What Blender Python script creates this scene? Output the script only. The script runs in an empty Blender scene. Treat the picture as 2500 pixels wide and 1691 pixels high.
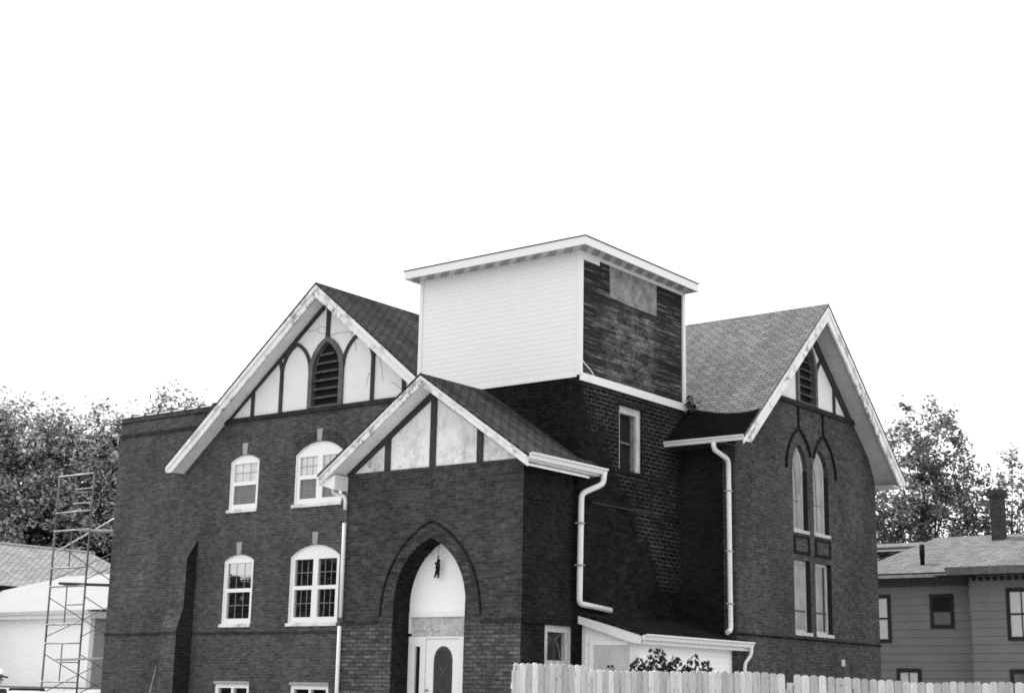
import bpy, bmesh, math, random
from mathutils import Vector, Matrix
random.seed(7)
S = bpy.context.scene
COL = S.collection
R = math.radians

# ------------------------------------------------------------------ materials
class NT:
    def __init__(s, name):
        s.m = bpy.data.materials.new(name); s.m.use_nodes = True
        s.t = s.m.node_tree; s.n = s.t.nodes; s.l = s.t.links
        s.b = s.n['Principled BSDF']; s.b.inputs['Roughness'].default_value = .85
        s.b.inputs['Specular IOR Level'].default_value = .2
    def node(s, typ, **k):
        o = s.n.new(typ)
        for a, v in k.items():
            if a[0] == '_':
                key = a[1:]
                key = int(key) if key.isdigit() else key.replace('_', ' ')
                o.inputs[key].default_value = v
            else: setattr(o, a, v)
        return o
    def link(s, a, b): s.l.new(a, b)
    def coord(s, kind='Object', scale=(1, 1, 1)):
        if kind == 'UV':
            c = s.node('ShaderNodeUVMap', uv_map='UVMap').outputs[0]
        elif kind == 'World':
            c = s.node('ShaderNodeNewGeometry').outputs['Position']
        else: c = s.node('ShaderNodeTexCoord').outputs[kind]
        m = s.node('ShaderNodeMapping'); m.inputs['Scale'].default_value = scale
        s.link(c, m.inputs[0]); return m.outputs[0]
    def noise(s, vec, scale, detail=4, rough=.6):
        o = s.node('ShaderNodeTexNoise', _Scale=scale, _Detail=detail, _Roughness=rough)
        s.link(vec, o.inputs['Vector']); return o.outputs[0]
    def rng(s, v, a, b, c, d, smooth=False):
        o = s.node('ShaderNodeMapRange', interpolation_type='SMOOTHSTEP' if smooth else 'LINEAR')
        for i, x in enumerate((a, b, c, d)): o.inputs[i + 1].default_value = x
        s.link(v, o.inputs[0]); return o.outputs[0]
    def math(s, op, a, b=None):
        o = s.node('ShaderNodeMath', operation=op)
        for i, x in enumerate((a, b)):
            if x is None: continue
            if isinstance(x, (int, float)): o.inputs[i].default_value = x
            else: s.link(x, o.inputs[i])
        return o.outputs[0]
    def mix(s, f, a, b, blend='MIX'):
        o = s.node('ShaderNodeMix', data_type='RGBA', blend_type=blend)
        for sock, x in ((o.inputs[0], f), (o.inputs[6], a), (o.inputs[7], b)):
            if isinstance(x, (int, float)):
                sock.default_value = x if sock == o.inputs[0] else (x, x, x * .985, 1)
            else: s.link(x, sock)
        return o.outputs[2]
    def grey(s, v):   # scalar -> base colour
        s.link(v, s.b.inputs['Base Color']); return s
    def bump(s, h, dist, strength=1):
        o = s.node('ShaderNodeBump', _Distance=dist, _Strength=strength)
        s.link(h, o.inputs['Height']); s.link(o.outputs[0], s.b.inputs['Normal'])

def mat_brick(name, c1, c2, mortar, stain=.35, msize=.011, dark=.35, bw=.215, bh=.077, sc=.5, lowlight=None):
    t = NT(name)
    uv = t.coord('UV')
    w = t.node('ShaderNodeTexNoise', _Scale=3., _Detail=2); t.link(uv, w.inputs['Vector'])
    add = t.node('ShaderNodeVectorMath', operation='MULTIPLY_ADD')
    t.link(w.outputs[1], add.inputs[0]); add.inputs[1].default_value = (.012, .012, 0); t.link(uv, add.inputs[2])
    br = t.node('ShaderNodeTexBrick', offset=.5, _Scale=1., _Mortar_Size=msize, _Mortar_Smooth=.3, _Bias=-.1, _Brick_Width=bw, _Row_Height=bh)
    t.link(add.outputs[0], br.inputs['Vector'])
    br.inputs['Color1'].default_value = (c1, c1, c1, 1); br.inputs['Color2'].default_value = (c2, c2, c2, 1)
    br.inputs['Mortar'].default_value = (mortar, mortar, mortar, 1)
    P = t.coord('World')
    n = t.rng(t.noise(P, sc, 6, .65), .3, .7, 1 - stain, 1 + stain)
    n2 = t.rng(t.noise(t.coord('World', (1, 1, 3.2)), 4.5, 3, .7), .3, .7, 1 - dark, 1 + dark * .7)
    n3 = t.rng(t.noise(t.coord('World', (1, 1, .25)), 1.3, 3, .6), .35, .7, 1.08, .82)
    n4 = t.rng(t.noise(P, 11, 4, .85), .3, .7, .68, 1.36)
    f = t.math('MULTIPLY', t.math('MULTIPLY', n, n2), t.math('MULTIPLY', n3, n4))
    t.grey(t.mix(1., br.outputs[0], f, 'MULTIPLY'))
    t.bump(br.outputs['Fac'], -.006, .6)
    t.b.inputs['Roughness'].default_value = 1; t.b.inputs['Specular IOR Level'].default_value = 0
    return t

def simple(name, v, stain=.1, scale=2., stretch=(1, 1, 1), rough=.85, spec=.2, fine=.05, coord='World', bump=0):
    t = NT(name)
    n = t.rng(t.noise(t.coord(coord, stretch), scale, 5, .65), .3, .7, v * (1 - stain), v * (1 + stain))
    f = t.rng(t.noise(t.coord(coord), 38, 2, .8), .3, .7, 1 - fine, 1 + fine)
    t.grey(t.mix(1., n, f, 'MULTIPLY'))
    t.b.inputs['Roughness'].default_value = rough; t.b.inputs['Specular IOR Level'].default_value = spec
    if bump: t.bump(t.noise(t.coord(coord, stretch), scale * 4, 4), bump)
    return t.m

def mat_shingle(name, v, streak=.25, rowh=.14, msz=.02, dk=.25, bw=.31):
    t = NT(name); uv = t.coord('UV')
    w = t.node('ShaderNodeTexNoise', _Scale=.8, _Detail=3); t.link(uv, w.inputs['Vector'])
    add = t.node('ShaderNodeVectorMath', operation='MULTIPLY_ADD')
    t.link(w.outputs[1], add.inputs[0]); add.inputs[1].default_value = (.03, .05, 0); t.link(uv, add.inputs[2])
    br = t.node('ShaderNodeTexBrick', offset=.43, _Scale=1., _Mortar_Size=msz, _Mortar_Smooth=.4, _Brick_Width=bw, _Row_Height=rowh)
    t.link(add.outputs[0], br.inputs['Vector'])
    for k, x in (('Color1', v * .82), ('Color2', v * 1.22), ('Mortar', v * dk)): br.inputs[k].default_value = (x, x, x, 1)
    a = t.rng(t.noise(t.coord('UV', (1, .12, 1)), 1.6, 4, .6), .32, .68, 1 - streak, 1 + streak)
    b = t.rng(t.noise(uv, 9, 3, .8), .3, .7, .82, 1.18)
    t.grey(t.mix(1., br.outputs[0], t.math('MULTIPLY', a, b), 'MULTIPLY'))
    t.bump(br.outputs['Fac'], -.012, .7)
    t.b.inputs['Roughness'].default_value = 1; t.b.inputs['Specular IOR Level'].default_value = 0
    return t.m

def mat_peel(name, paint, bare, amount=.5, stretch=(1, 1, 1), scale=3., stain=.08):
    t = NT(name); P = t.coord('World', stretch)
    a = t.noise(P, scale, 7, .72)
    k = t.rng(a, amount, amount + .09, 0, 1)
    big = t.rng(t.noise(t.coord('World'), .9, 3), .42, .6, 0, 1)
    k = t.math('MULTIPLY', k, big)
    n = t.rng(t.noise(t.coord('World'), 6, 4, .7), .3, .7, paint * (1 - stain), paint * (1 + stain))
    t.grey(t.mix(k, n, bare))
    return t.m

M = {}
M['brick'] = mat_brick('brick', .056, .094, .094, stain=.2, dark=.32, msize=.012).m
M['brick_arch'] = mat_brick('brick_arch', .04, .06, .085, stain=.2, dark=.4, bw=.077, bh=.215).m
M['brick_porch'] = mat_brick('brick_porch', .040, .070, .068, stain=.22, dark=.38).m
M['brick_base'] = mat_brick('brick_base', .062, .13, .05, stain=.22, dark=.4, msize=.014, bw=.23, bh=.085).m
M['arch_brick'] = mat_brick('arch_brick', .045, .1, .05, stain=.2, dark=.4).m
M['flank_shade'] = mat_brick('brick_flank_shade', .020, .036, .04, stain=.3, dark=.4).m
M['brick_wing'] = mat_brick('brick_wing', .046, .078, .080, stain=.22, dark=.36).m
M['brick_shade'] = mat_brick('brick_shade', .014, .024, .026, stain=.35, dark=.4).m  # darkened brick copy: shade of porch side, reveal and moulds put into the colour
M['brick_recess_shade'] = mat_brick('brick_recess_shade', .014, .021, .02, stain=.3, dark=.3).m  # wing brick darkened: shade of the inner corner put into the colour
M['brick_dark'] = mat_brick('brick_trim', .03, .045, .035, stain=.2, dark=.3).m

def mat_tower_side():
    # tarred brick; towards the rear the coating is gone and pale mortar joints show
    t = mat_brick('brick_tower_side', .011, .019, .1, stain=.3, dark=.45, msize=.010, bw=.25, bh=.098)
    br = [n for n in t.n if n.type == 'TEX_BRICK'][0]
    br.inputs['Mortar Smooth'].default_value = .15
    sep = t.node('ShaderNodeSeparateXYZ'); g = t.node('ShaderNodeNewGeometry'); t.link(g.outputs['Position'], sep.inputs[0])
    y, z = sep.outputs[1], sep.outputs[2]
    # boundary y = 26.7 + (8.5 - z) * .62 (steeper near the top)
    edge = t.rng(z, 4.0, 8.5, 30.2, 26.75)
    wob = t.rng(t.noise(t.coord('World', (1, 1, 1)), 1.6, 4, .7), .3, .7, -.45, .45)
    k = t.rng(t.math('SUBTRACT', t.math('ADD', y, wob), edge), -.12, .12, 0, 1)
    low = t.rng(z, 3.9, 4.3, 0, 1)
    fade = t.math('MULTIPLY', t.rng(t.noise(t.coord('World'), 1.3, 5, .7), .34, .6, .1, 1.), t.rng(t.noise(t.coord('World', (1, 1, 1)), 9, 4, .8), .4, .6, .35, 1.1))
    k = t.math('MULTIPLY', t.math('MULTIPLY', k, low), fade)
    rearfade = t.rng(y, 30.6, 31.2, 1, .35)
    k = t.math('MULTIPLY', k, rearfade)
    mort = t.mix(k, .014, .12)
    t.link(mort, br.inputs['Mortar'])
    return t.m
M['brick_tower_side'] = mat_tower_side()

def mat_tower_front():
    t = mat_brick('brick_tower_front', .008, .014, .018, stain=.4, dark=.5, msize=.012)
    return t.m
M['brick_tower_front'] = mat_tower_front()
M['shingle_main'] = mat_shingle('shingle_main', .060, .3, msz=.03, dk=.42)
M['shingle_porch'] = mat_shingle('shingle_porch', .060, .5, msz=.028, dk=.42)
M['shingle_wing'] = mat_shingle('shingle_wing', .155, .16, rowh=.125, msz=.016, dk=.42, bw=.26)
M['shingle_dark'] = mat_shingle('shingle_dark', .02, .3)
M['shingle_grey'] = mat_shingle('shingle_grey', .30, .06, .16)
M['shingle_pale'] = mat_shingle('shingle_pale', .165, .08, .15, msz=.014, dk=.5)
M['roof_white'] = simple('roof_white', .31, .05, .8, fine=.05)
M['felt_and_shadow'] = simple('roof_felt_and_shadow', .009, .3, 3, spec=0)
M['paint'] = mat_peel('old_white_paint', .70, .33, .48)
M['paint_peel'] = mat_peel('peeling_white_paint', .68, .2, .49, (1, 1, 1), 4.5)
M['soffit'] = simple('soffit_board', .72, .1, 2.5, (1, 1, 1), fine=.1)
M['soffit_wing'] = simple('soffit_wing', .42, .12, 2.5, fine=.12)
M['vinyl'] = simple('white_vinyl', .69, .012, 1., rough=.45, spec=.3, fine=.012)
M['gutter'] = simple('white_gutter', .66, .05, 2, rough=.4, spec=.4, fine=.03)
M['pipe'] = simple('white_pipe', .64, .08, 3, rough=.4, spec=.4, fine=.04)
M['trim'] = simple('window_trim', .75, .02, 2, rough=.4, spec=.4, fine=.02)
M['shabby'] = simple('shabby_wood', .42, .35, 7, (3, 3, .4), fine=.15)
M['timber'] = simple('dark_timber', .040, .25, 3, fine=.1)
M['timber_grey'] = simple('grey_timber', .10, .35, 4, fine=.2)
M['slat'] = simple('louvre_slat', .075, .4, 6, fine=.25)
M['black'] = simple('dark_void', .008, .1)
M['stone'] = simple('stone', .30, .12, 5, fine=.1)
M['sheet'] = simple('window_sheet', .26, .3, 2.2, (1, 1.5, .8), fine=.12)
M['chipboard'] = simple('chipboard', .42, .3, 9, (1, 1, 1.4), fine=.3)
M['board_patch'] = simple('patch_board', .2, .45, 4, fine=.6)
M['concrete'] = simple('concrete_coping', .42, .15, 5)
M['steel'] = simple('scaffold_steel', .09, .3, 6, rough=.5, spec=.5)
M['steel_bright'] = simple('scaffold_bright', .55, .15, 6, rough=.35, spec=.6)
M['plank'] = simple('plank', .30, .25, 4, (.3, 1, 1))
M['plank_dark'] = simple('plank_dark', .03, .3, 4)
M['wall_white'] = simple('white_wall', .85, .03, .8, (1, 1, 1), fine=.03)
M['wall_side_shade'] = simple('white_wall_shade', .32, .08, 1.2, (1, 1, 4), fine=.1)  # white house side wall, its shade put into a grey colour
M['annex'] = simple('annex_siding', .85, .04, 1.5, fine=.04)
M['annex_door'] = simple('annex_door', .5, .14, 2, (2, 2, .6), fine=.08)
M['bark'] = simple('bark', .05, .35, 5, (1, 1, .3))
M['grass'] = simple('dry_gravel', .30, .4, 1.5, fine=.3)
M['soil'] = simple('soil', .045, .4, 4, fine=.4)
M['low_wall'] = simple('low_wall_render', .16, .2, 3)
M['asphalt'] = simple('asphalt', .16, .15, 1.5)
M['clap'] = simple('grey_clapboard', .145, .09, 1.2, (1, 1, 1.), fine=.16)
M['clap_trim_and_shade'] = simple('dark_trim_and_shade', .018, .2, 3)
M['eave_shade'] = simple('eave_shade_band', .06, .2, 3)
M['curtain'] = simple('curtain', .45, .12, 5, (5, 5, .5))
M['chimney'] = mat_brick('brick_chimney', .05, .075, .05, stain=.15).m
M['skin'] = simple('skin', .30, .06, 8, rough=.6)
M['cap'] = simple('white_cloth', .75, .04, 8)
M['darkcloth'] = simple('dark_cloth', .03, .2, 8)
M['jeans'] = simple('denim', .08, .2, 8)
M['car'] = simple('white_car_paint', .75, .01, 1, rough=.2, spec=.6, fine=.0)
M['rubber'] = simple('rubber', .02, .2, 6)
M['figure'] = simple('figure_dark', .012, .3, 8)
M['twig'] = simple('twig', .22, .3, 8)

def mat_stucco():
    t = NT('stained_stucco'); P = t.coord('World')
    a = t.noise(P, 1.4, 7, .75); k = t.rng(a, .44, .66, 0, .75)
    sep = t.node('ShaderNodeSeparateXYZ'); t.link(P, sep.inputs[0])
    low = t.rng(sep.outputs[2], 6.3, 8.0, 1, .15)
    k = t.math('MULTIPLY', k, low)
    crack = t.rng(t.noise(t.coord('World', (1, 1, .5)), 5, 8, .8), .53, .62, 0, .35)
    n = t.rng(t.noise(P, 22, 3, .8), .3, .7, .66, .78)
    c = t.mix(t.math('ADD', k, t.math('MULTIPLY', crack, low)), n, .16)
    t.grey(c); t.bump(t.noise(P, 30, 3), .004)
    return t.m
M['stucco_porch'] = mat_stucco()
M['stucco'] = simple('clean_stucco', .67, .04, 1.5, fine=.05)

def mat_oldboards():
    t = NT('old_sheathing_boards'); uv = t.coord('UV')
    br = t.node('ShaderNodeTexBrick', offset=.37, _Scale=1., _Mortar_Size=.006, _Mortar_Smooth=.4, _Brick_Width=2.3, _Row_Height=.15)
    t.link(uv, br.inputs['Vector'])
    for k, x in (('Color1', .45), ('Color2', 1.8), ('Mortar', .15)): br.inputs[k].default_value = (x, x, x, 1)
    sep = t.node('ShaderNodeSeparateXYZ'); g = t.node('ShaderNodeNewGeometry'); t.link(g.outputs['Position'], sep.inputs[0])
    z = sep.outputs[2]; y = sep.outputs[1]
    # a paler stain below the middle of the wall, dark along both sides
    mid = t.math('MULTIPLY', t.rng(y, 27.3, 28.4, 0, 1, True), t.rng(y, 30.3, 29.4, 0, 1, True))
    zz = t.math('MULTIPLY', t.rng(z, 8.5, 9.2, .5, 1, True), t.rng(z, 10.7, 10.1, 0, 1, True))
    st = t.math('MULTIPLY', t.math('MULTIPLY', mid, zz), t.rng(t.noise(t.coord('World', (1, 1, 1.8)), 1.7, 7, .75), .42, .68, 0, 1))
    base = t.mix(st, .010, .15)
    streak = t.rng(t.noise(t.coord('World', (1, .3, 6)), 3.0, 7, .85), .52, .64, 0, 1)
    base = t.mix(t.math('MULTIPLY', streak, .7), base, .2)
    fine = t.rng(t.noise(t.coord('World', (1, .6, 3)), 14, 5, .85), .3, .7, .3, 1.9)
    c = t.mix(1., t.mix(1., base, br.outputs[0], 'MULTIPLY'), fine, 'MULTIPLY')
    t.grey(c); t.bump(br.outputs['Fac'], -.01, .8)
    return t.m
M['oldboards'] = mat_oldboards()

def mat_ventsoffit():
    t = NT('vented_soffit'); uv = t.coord('World')
    sep = t.node('ShaderNodeSeparateXYZ'); t.link(uv, sep.inputs[0])
    s = t.math('ADD', sep.outputs[0], sep.outputs[1])
    w = t.math('FRACT', t.math('MULTIPLY', s, 2.2))
    k = t.rng(w, .38, .45, 0, 1); k2 = t.math('FRACT', t.math('MULTIPLY', s, 13.))
    k3 = t.rng(k2, .35, .5, .45, 1)
    t.grey(t.mix(t.math('MULTIPLY', k, k3), .52, .24))
    return t.m
M['vent'] = mat_ventsoffit()

def mat_glass(name, base, gl, rough=.03, tint=.95):
    t = NT(name)
    gloss = t.node('ShaderNodeBsdfGlossy', _Roughness=rough); gloss.inputs[0].default_value = (tint, tint, tint, 1)
    P = t.coord('World')
    n = t.rng(t.noise(P, 3, 3), .3, .7, base * .8, base * 1.2)
    d = t.node('ShaderNodeBsdfDiffuse'); t.link(t.mix(0., n, n), d.inputs[0])
    mx = t.node('ShaderNodeMixShader', _0=gl); t.link(d.outputs[0], mx.inputs[1]); t.link(gloss.outputs[0], mx.inputs[2])
    b = t.node('ShaderNodeBump', _Distance=.004, _Strength=.25); t.link(t.noise(P, 2.3, 1), b.inputs['Height']); t.link(b.outputs[0], gloss.inputs['Normal'])
    t.link(mx.outputs[0], t.n['Material Output'].inputs[0]); return t.m
M['glass_pale'] = mat_glass('glass_pale', .5, .12, .15)
M['glass_screen'] = mat_glass('glass_screen', .11, .06, .2)
M['glass'] = mat_glass('glass', .012, .42, .015)
M['glass_dark'] = mat_glass('glass_dark', .01, .06)
M['glass_lead'] = mat_glass('glass_lead', .018, .035, .3)

def mat_leaf(name, a, b, tr=.35):
    t = NT(name)
    g = t.node('ShaderNodeNewGeometry')
    v = t.rng(g.outputs['Random Per Island'], 0, 1, a, b)
    big = t.rng(t.noise(t.coord('World'), .7, 3), .35, .65, .7, 1.3)
    c = t.mix(1., v, big, 'MULTIPLY')
    t.link(c, t.b.inputs['Base Color']); t.b.inputs['Roughness'].default_value = .5; t.b.inputs['Specular IOR Level'].default_value = .35
    tl = t.node('ShaderNodeBsdfTranslucent'); t.link(c, tl.inputs[0])
    mx = t.node('ShaderNodeMixShader', _0=tr); t.link(t.b.outputs[0], mx.inputs[1]); t.link(tl.outputs[0], mx.inputs[2])
    t.link(mx.outputs[0], t.n['Material Output'].inputs[0]); return t.m
M['leaf'] = mat_leaf('leaf', .04, .60, .5)
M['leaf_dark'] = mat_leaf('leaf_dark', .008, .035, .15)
M['leaf_right'] = mat_leaf('leaf_right', .035, .34, .5)
M['leaf_shrub'] = mat_leaf('leaf_shrub', .008, .02, .05)

def mat_picket():
    t = NT('weathered_pickets')
    g = t.node('ShaderNodeNewGeometry')
    v = t.rng(g.outputs['Random Per Island'], 0, 1, .33, .6)
    gr = t.rng(t.noise(t.coord('World', (9, 9, .8)), 3, 6, .7), .3, .7, .78, 1.15)
    knot = t.rng(t.noise(t.coord('World', (5, 5, 2.2)), 4, 3, .6), .62, .7, 1, .35)
    t.grey(t.mix(1., v, t.math('MULTIPLY', gr, knot), 'MULTIPLY')); return t.m
M['picket'] = mat_picket()

# ------------------------------------------------------------------ geometry
class MB:
    def __init__(s): s.v = []; s.f = []; s.sm = []
    def add(s, vs, fs, smooth=False):
        o = len(s.v); s.v += [tuple(v) for v in vs]
        for f in fs: s.f.append([i + o for i in f]); s.sm.append(smooth)
        return s
    def box(s, x0, x1, y0, y1, z0, z1):
        v = [(x, y, z) for x in (x0, x1) for y in (y0, y1) for z in (z0, z1)]
        return s.add(v, [(0, 1, 3, 2), (4, 6, 7, 5), (0, 4, 5, 1), (2, 3, 7, 6), (0, 2, 6, 4), (1, 5, 7, 3)])
    def bar(s, a, b, w, h, up=(0, 0, 1)):
        a = Vector(a); b = Vector(b); d = (b - a).normalized(); u = Vector(up)
        if abs(d.dot(u)) > .98: u = Vector((1, 0, 0))
        r = d.cross(u).normalized() * w / 2; u = r.normalized().cross(d) * h / 2
        v = [p + i * r + j * u for p in (a, b) for i, j in ((-1, -1), (1, -1), (1, 1), (-1, 1))]
        return s.add(v, [(3, 2, 1, 0), (4, 5, 6, 7), (0, 1, 5, 4), (1, 2, 6, 5), (2, 3, 7, 6), (3, 0, 4, 7)])
    def tube(s, pts, rad, n=8, cap=True):
        pts = [Vector(p) for p in pts]
        if isinstance(rad, (int, float)): rad = [rad] * len(pts)
        vs = []; ref = None
        for i, p in enumerate(pts):
            d = (pts[min(i + 1, len(pts) - 1)] - pts[max(i - 1, 0)]).normalized()
            if ref is None: ref = Vector((0, 0, 1)) if abs(d.z) < .9 else Vector((1, 0, 0))
            r = d.cross(ref).normalized(); u = r.cross(d); ref = u
            for k in range(n):
                a = 2 * math.pi * k / n; vs.append(p + (r * math.cos(a) + u * math.sin(a)) * rad[i])
        fs = [(i * n + k, i * n + (k + 1) % n, (i + 1) * n + (k + 1) % n, (i + 1) * n + k) for i in range(len(pts) - 1) for k in range(n)]
        s.add(vs, fs, True)
        if cap: s.add(vs[:n], [tuple(range(n))[::-1]]); s.add(vs[-n:], [tuple(range(n))])
        return s
    def prism(s, F, loop, d0, d1, holes=(), back=True):
        """2-D outline (with holes) on facade frame F, extruded from depth d0 to d1 (outward)."""
        if not holes:
            n = len(loop); a = [F(p[0], p[1], d1) for p in loop]; b = [F(p[0], p[1], d0) for p in loop]
            s.add(a + b, [tuple(range(n))] + ([tuple(range(2 * n - 1, n - 1, -1))] if back else []) + [(i, n + i, n + (i + 1) % n, (i + 1) % n) for i in range(n)])
            return s
        bm = bmesh.new(); loops = [loop] + list(holes)
        for L in loops:
            vs = [bm.verts.new((p[0], p[1], 0)) for p in L]
            for i in range(len(vs)): bm.edges.new((vs[i], vs[(i + 1) % len(vs)]))
        bmesh.ops.triangle_fill(bm, edges=bm.edges[:], use_beauty=True, normal=(0, 0, 1))
        bm.verts.index_update()
        vv = [(v.co.x, v.co.y) for v in bm.verts]; ff = [[v.index for v in f.verts] for f in bm.faces]
        bm.free()
        s.add([F(x, z, d1) for x, z in vv], ff)
        if back: s.add([F(x, z, d0) for x, z in vv], [f[::-1] for f in ff])
        for L in loops:
            n = len(L)
            s.add([F(p[0], p[1], d1) for p in L] + [F(p[0], p[1], d0) for p in L], [(i, n + i, n + (i + 1) % n, (i + 1) % n) for i in range(n)])
        return s
    def stroke(s, F, pts, w, d0, d1):
        """a band of width w along a 2-D path on facade frame F"""
        L = []; Rr = []; n = len(pts)
        for i in range(n):
            ax, az = pts[max(i - 1, 0)]; bx, bz = pts[min(i + 1, n - 1)]
            l = math.hypot(bx - ax, bz - az); nx, nz = -(bz - az) / l * w / 2, (bx - ax) / l * w / 2
            L.append((pts[i][0] + nx, pts[i][1] + nz)); Rr.append((pts[i][0] - nx, pts[i][1] - nz))
        for i in range(n - 1): s.prism(F, [L[i], L[i + 1], Rr[i + 1], Rr[i]], d0, d1)
        return s
    def build(s, name, mat, parent=None, bevel=0, fixn=True):
        me = bpy.data.meshes.new(name); me.from_pydata(s.v, [], s.f)
        me.materials.append(M[mat] if isinstance(mat, str) else mat)
        for p, sm in zip(me.polygons, s.sm): p.use_smooth = sm
        if fixn:
            bm = bmesh.new(); bm.from_mesh(me); bmesh.ops.remove_doubles(bm, verts=bm.verts, dist=1e-5)
            bmesh.ops.recalc_face_normals(bm, faces=bm.faces); bm.to_mesh(me); bm.free()
        uvbox(me)
        o = bpy.data.objects.new(name, me); COL.objects.link(o)
        if parent: 
            o.parent = parent                       # children carry world coordinates in their mesh
            if parent.type == 'EMPTY': o.location = -Vector(parent.location)
        return o

def uvbox(me):
    if not me.polygons: return
    uv = me.uv_layers.new(name='UVMap'); Z = Vector((0, 0, 1))
    for p in me.polygons:
        n = p.normal
        if abs(n.z) > .97: u, v = Vector((1, 0, 0)), Vector((0, 1, 0))
        else: u = Z.cross(n).normalized(); v = n.cross(u)
        for li in p.loop_indices:
            co = me.vertices[me.loops[li].vertex_index].co
            uv.data[li].uv = (co.dot(u), co.dot(v))

def tag(o, label=None, cat=None, group=None, kind=None):
    if label: o['label'] = label
    if cat: o['category'] = cat
    if group: o['group'] = group
    if kind: o['kind'] = kind
    return o
def thing(name, label, cat, loc=(0, 0, 0), group=None):
    o = bpy.data.objects.new(name, None); o.empty_display_size = .3; COL.objects.link(o); o.location = loc
    return tag(o, label, cat, group)

def FY(y): return lambda a, z, d: (a, y - d, z)       # facade facing -Y
def FX(x): return lambda a, z, d: (x + d, a, z)       # facade facing +X

def rect(a0, a1, z0, z1): return [(a0, z0), (a1, z0), (a1, z1), (a0, z1)]
def seg_arch(a0, a1, z0, zs, rise, n=10):
    w = (a1 - a0) / 2; c = (a0 + a1) / 2; Rr = (w * w + rise * rise) / (2 * rise); zc = zs + rise - Rr
    th = math.asin(w / Rr)
    top = [(c + Rr * math.sin(th * (1 - 2 * i / n)), zc + Rr * math.cos(th * (1 - 2 * i / n))) for i in range(n + 1)]
    return [(a0, z0), (a1, z0)] + top
def lancet_top(a0, a1, zs, h, n=9):
    """points from (a1,zs) over the apex to (a0,zs)"""
    w = (a1 - a0) / 2; c = (a0 + a1) / 2; Rr = (h * h + w * w) / (2 * w); th = math.asin(min(1, h / Rr)) if h <= Rr else math.pi - math.asin(h / Rr)
    if Rr - w < 0: th = math.pi / 2
    th = math.atan2(h, Rr - w)
    r = [(a1 - Rr + Rr * math.cos(th * i / n), zs + Rr * math.sin(th * i / n)) for i in range(n + 1)]
    l = [(a0 + Rr - Rr * math.cos(th * i / n), zs + Rr * math.sin(th * i / n)) for i in range(n, -1, -1)]
    return r + l[1:]
def lancet(a0, a1, z0, zs, h, n=9): return [(a0, z0), (a1, z0)] + lancet_top(a0, a1, zs, h, n)
def inset_rect(a0, a1, z0, z1, k): return rect(a0 + k, a1 - k, z0 + k, z1 - k)

# ================================================================== CHURCH
church = thing('church', 'dark brick church with two half-timbered gables and a square tower boxed in white siding', 'church', (-28, 30, 0))
YM, YP, XP, XT, YT, XW = 28.5, 24.96, -18.92, -18.8, 26.78, -17.3
FM, FP, FPS, FTF, FTS, FW, FWR = FY(YM), FY(YP), FX(XP), FY(YT), FX(XT), FX(XW), FY(31.05)
C_ = church

# ---- windows of the front wing
holesM = []
def sash_window(a0, a1, z0, zs, rise, upper, lower, double, F=FM):
    op = seg_arch(a0, a1, z0, zs, rise); holesM.append(op)
    fr = MB(); t = .11; cols = [(a0 + t, a1 - t)] if not double else [(a0 + t + .03, (a0 + a1) / 2 - .09), ((a0 + a1) / 2 + .09, a1 - t - .03)]
    zm = z0 + (zs - z0) * .5 + .06; zt = zs - .07; zb = z0 + .17
    hs = []; panes = []
    for c0, c1 in cols:
        hs += [rect(c0, c1, zm + .05, zt), rect(c0 + .02, c1 - .02, zb, zm - .05)]
        panes += [(c0, c1, zm + .05, zt, upper), (c0 + .02, c1 - .02, zb, zm - .05, lower)]
    fr.prism(F, op, -.12, -.05, hs)
    # raised outer casing
    fr.prism(F, op, -.05, -.025, [seg_arch(a0 + .055, a1 - .055, z0 + .06, zs - .02, rise)])
    w = fr.build('window', 'trim', C_)
    for c0, c1, q0, q1, mt in panes:
        MB().prism(F, rect(c0 - .01, c1 + .01, q0 - .01, q1 + .01), -.115, -.1).build('pane', mt, w)
    mu = MB(); k = .007 
    for c0, c1, q0, q1, mt in panes:
        for i in (1, 2): mu.prism(F, rect(c0 + (c1 - c0) * i / 3 - k, c0 + (c1 - c0) * i / 3 + k, q0, q1), -.1, -.092)
        mu.prism(F, rect(c0, c1, (q0 + q1) / 2 - k, (q0 + q1) / 2 + k), -.0995, -.088)
    mu.build('glazing_bars', 'sheet', w)
    MB().prism(F, rect(a0 - .03, a1 + .005, z0 - .065, z0 + .02), -.04, .045).build('sill', 'paint', w)
    c = (a0 + a1) / 2
    MB().prism(F, [(c - .085, zs + rise + .005), (c + .075, zs + rise + .005), (c + .105, zs + rise + .33), (c - .11, zs + rise + .33)], -.03, .02).build('keystone', 'stone', w)
    # brick-on-edge arch band
    top = seg_arch(a0, a1, z0, zs, rise)[2:]
    up = [(x, z + .26) for x, z in seg_arch(a0 - .1, a1 + .1, z0, zs - .02, rise + .05)[2:]]
    if rise > .25 and zs > 7: MB().prism(F, top + up[::-1], -.02, .008).build('brick_arch', 'brick_arch', w)
    return w
sash_window(-31.93, -30.77, 6.4, 7.77, .17, 'glass_pale', 'glass_screen', False)
sash_window(-29.36, -27.57, 6.4, 7.77, .32, 'glass_pale', 'glass_screen', True)
sash_window(-31.95, -30.77, 3.28, 5.02, .16, 'glass', 'glass', False)
sash_window(-29.36, -27.54, 3.28, 5.03, .3, 'glass', 'glass', True)
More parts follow.
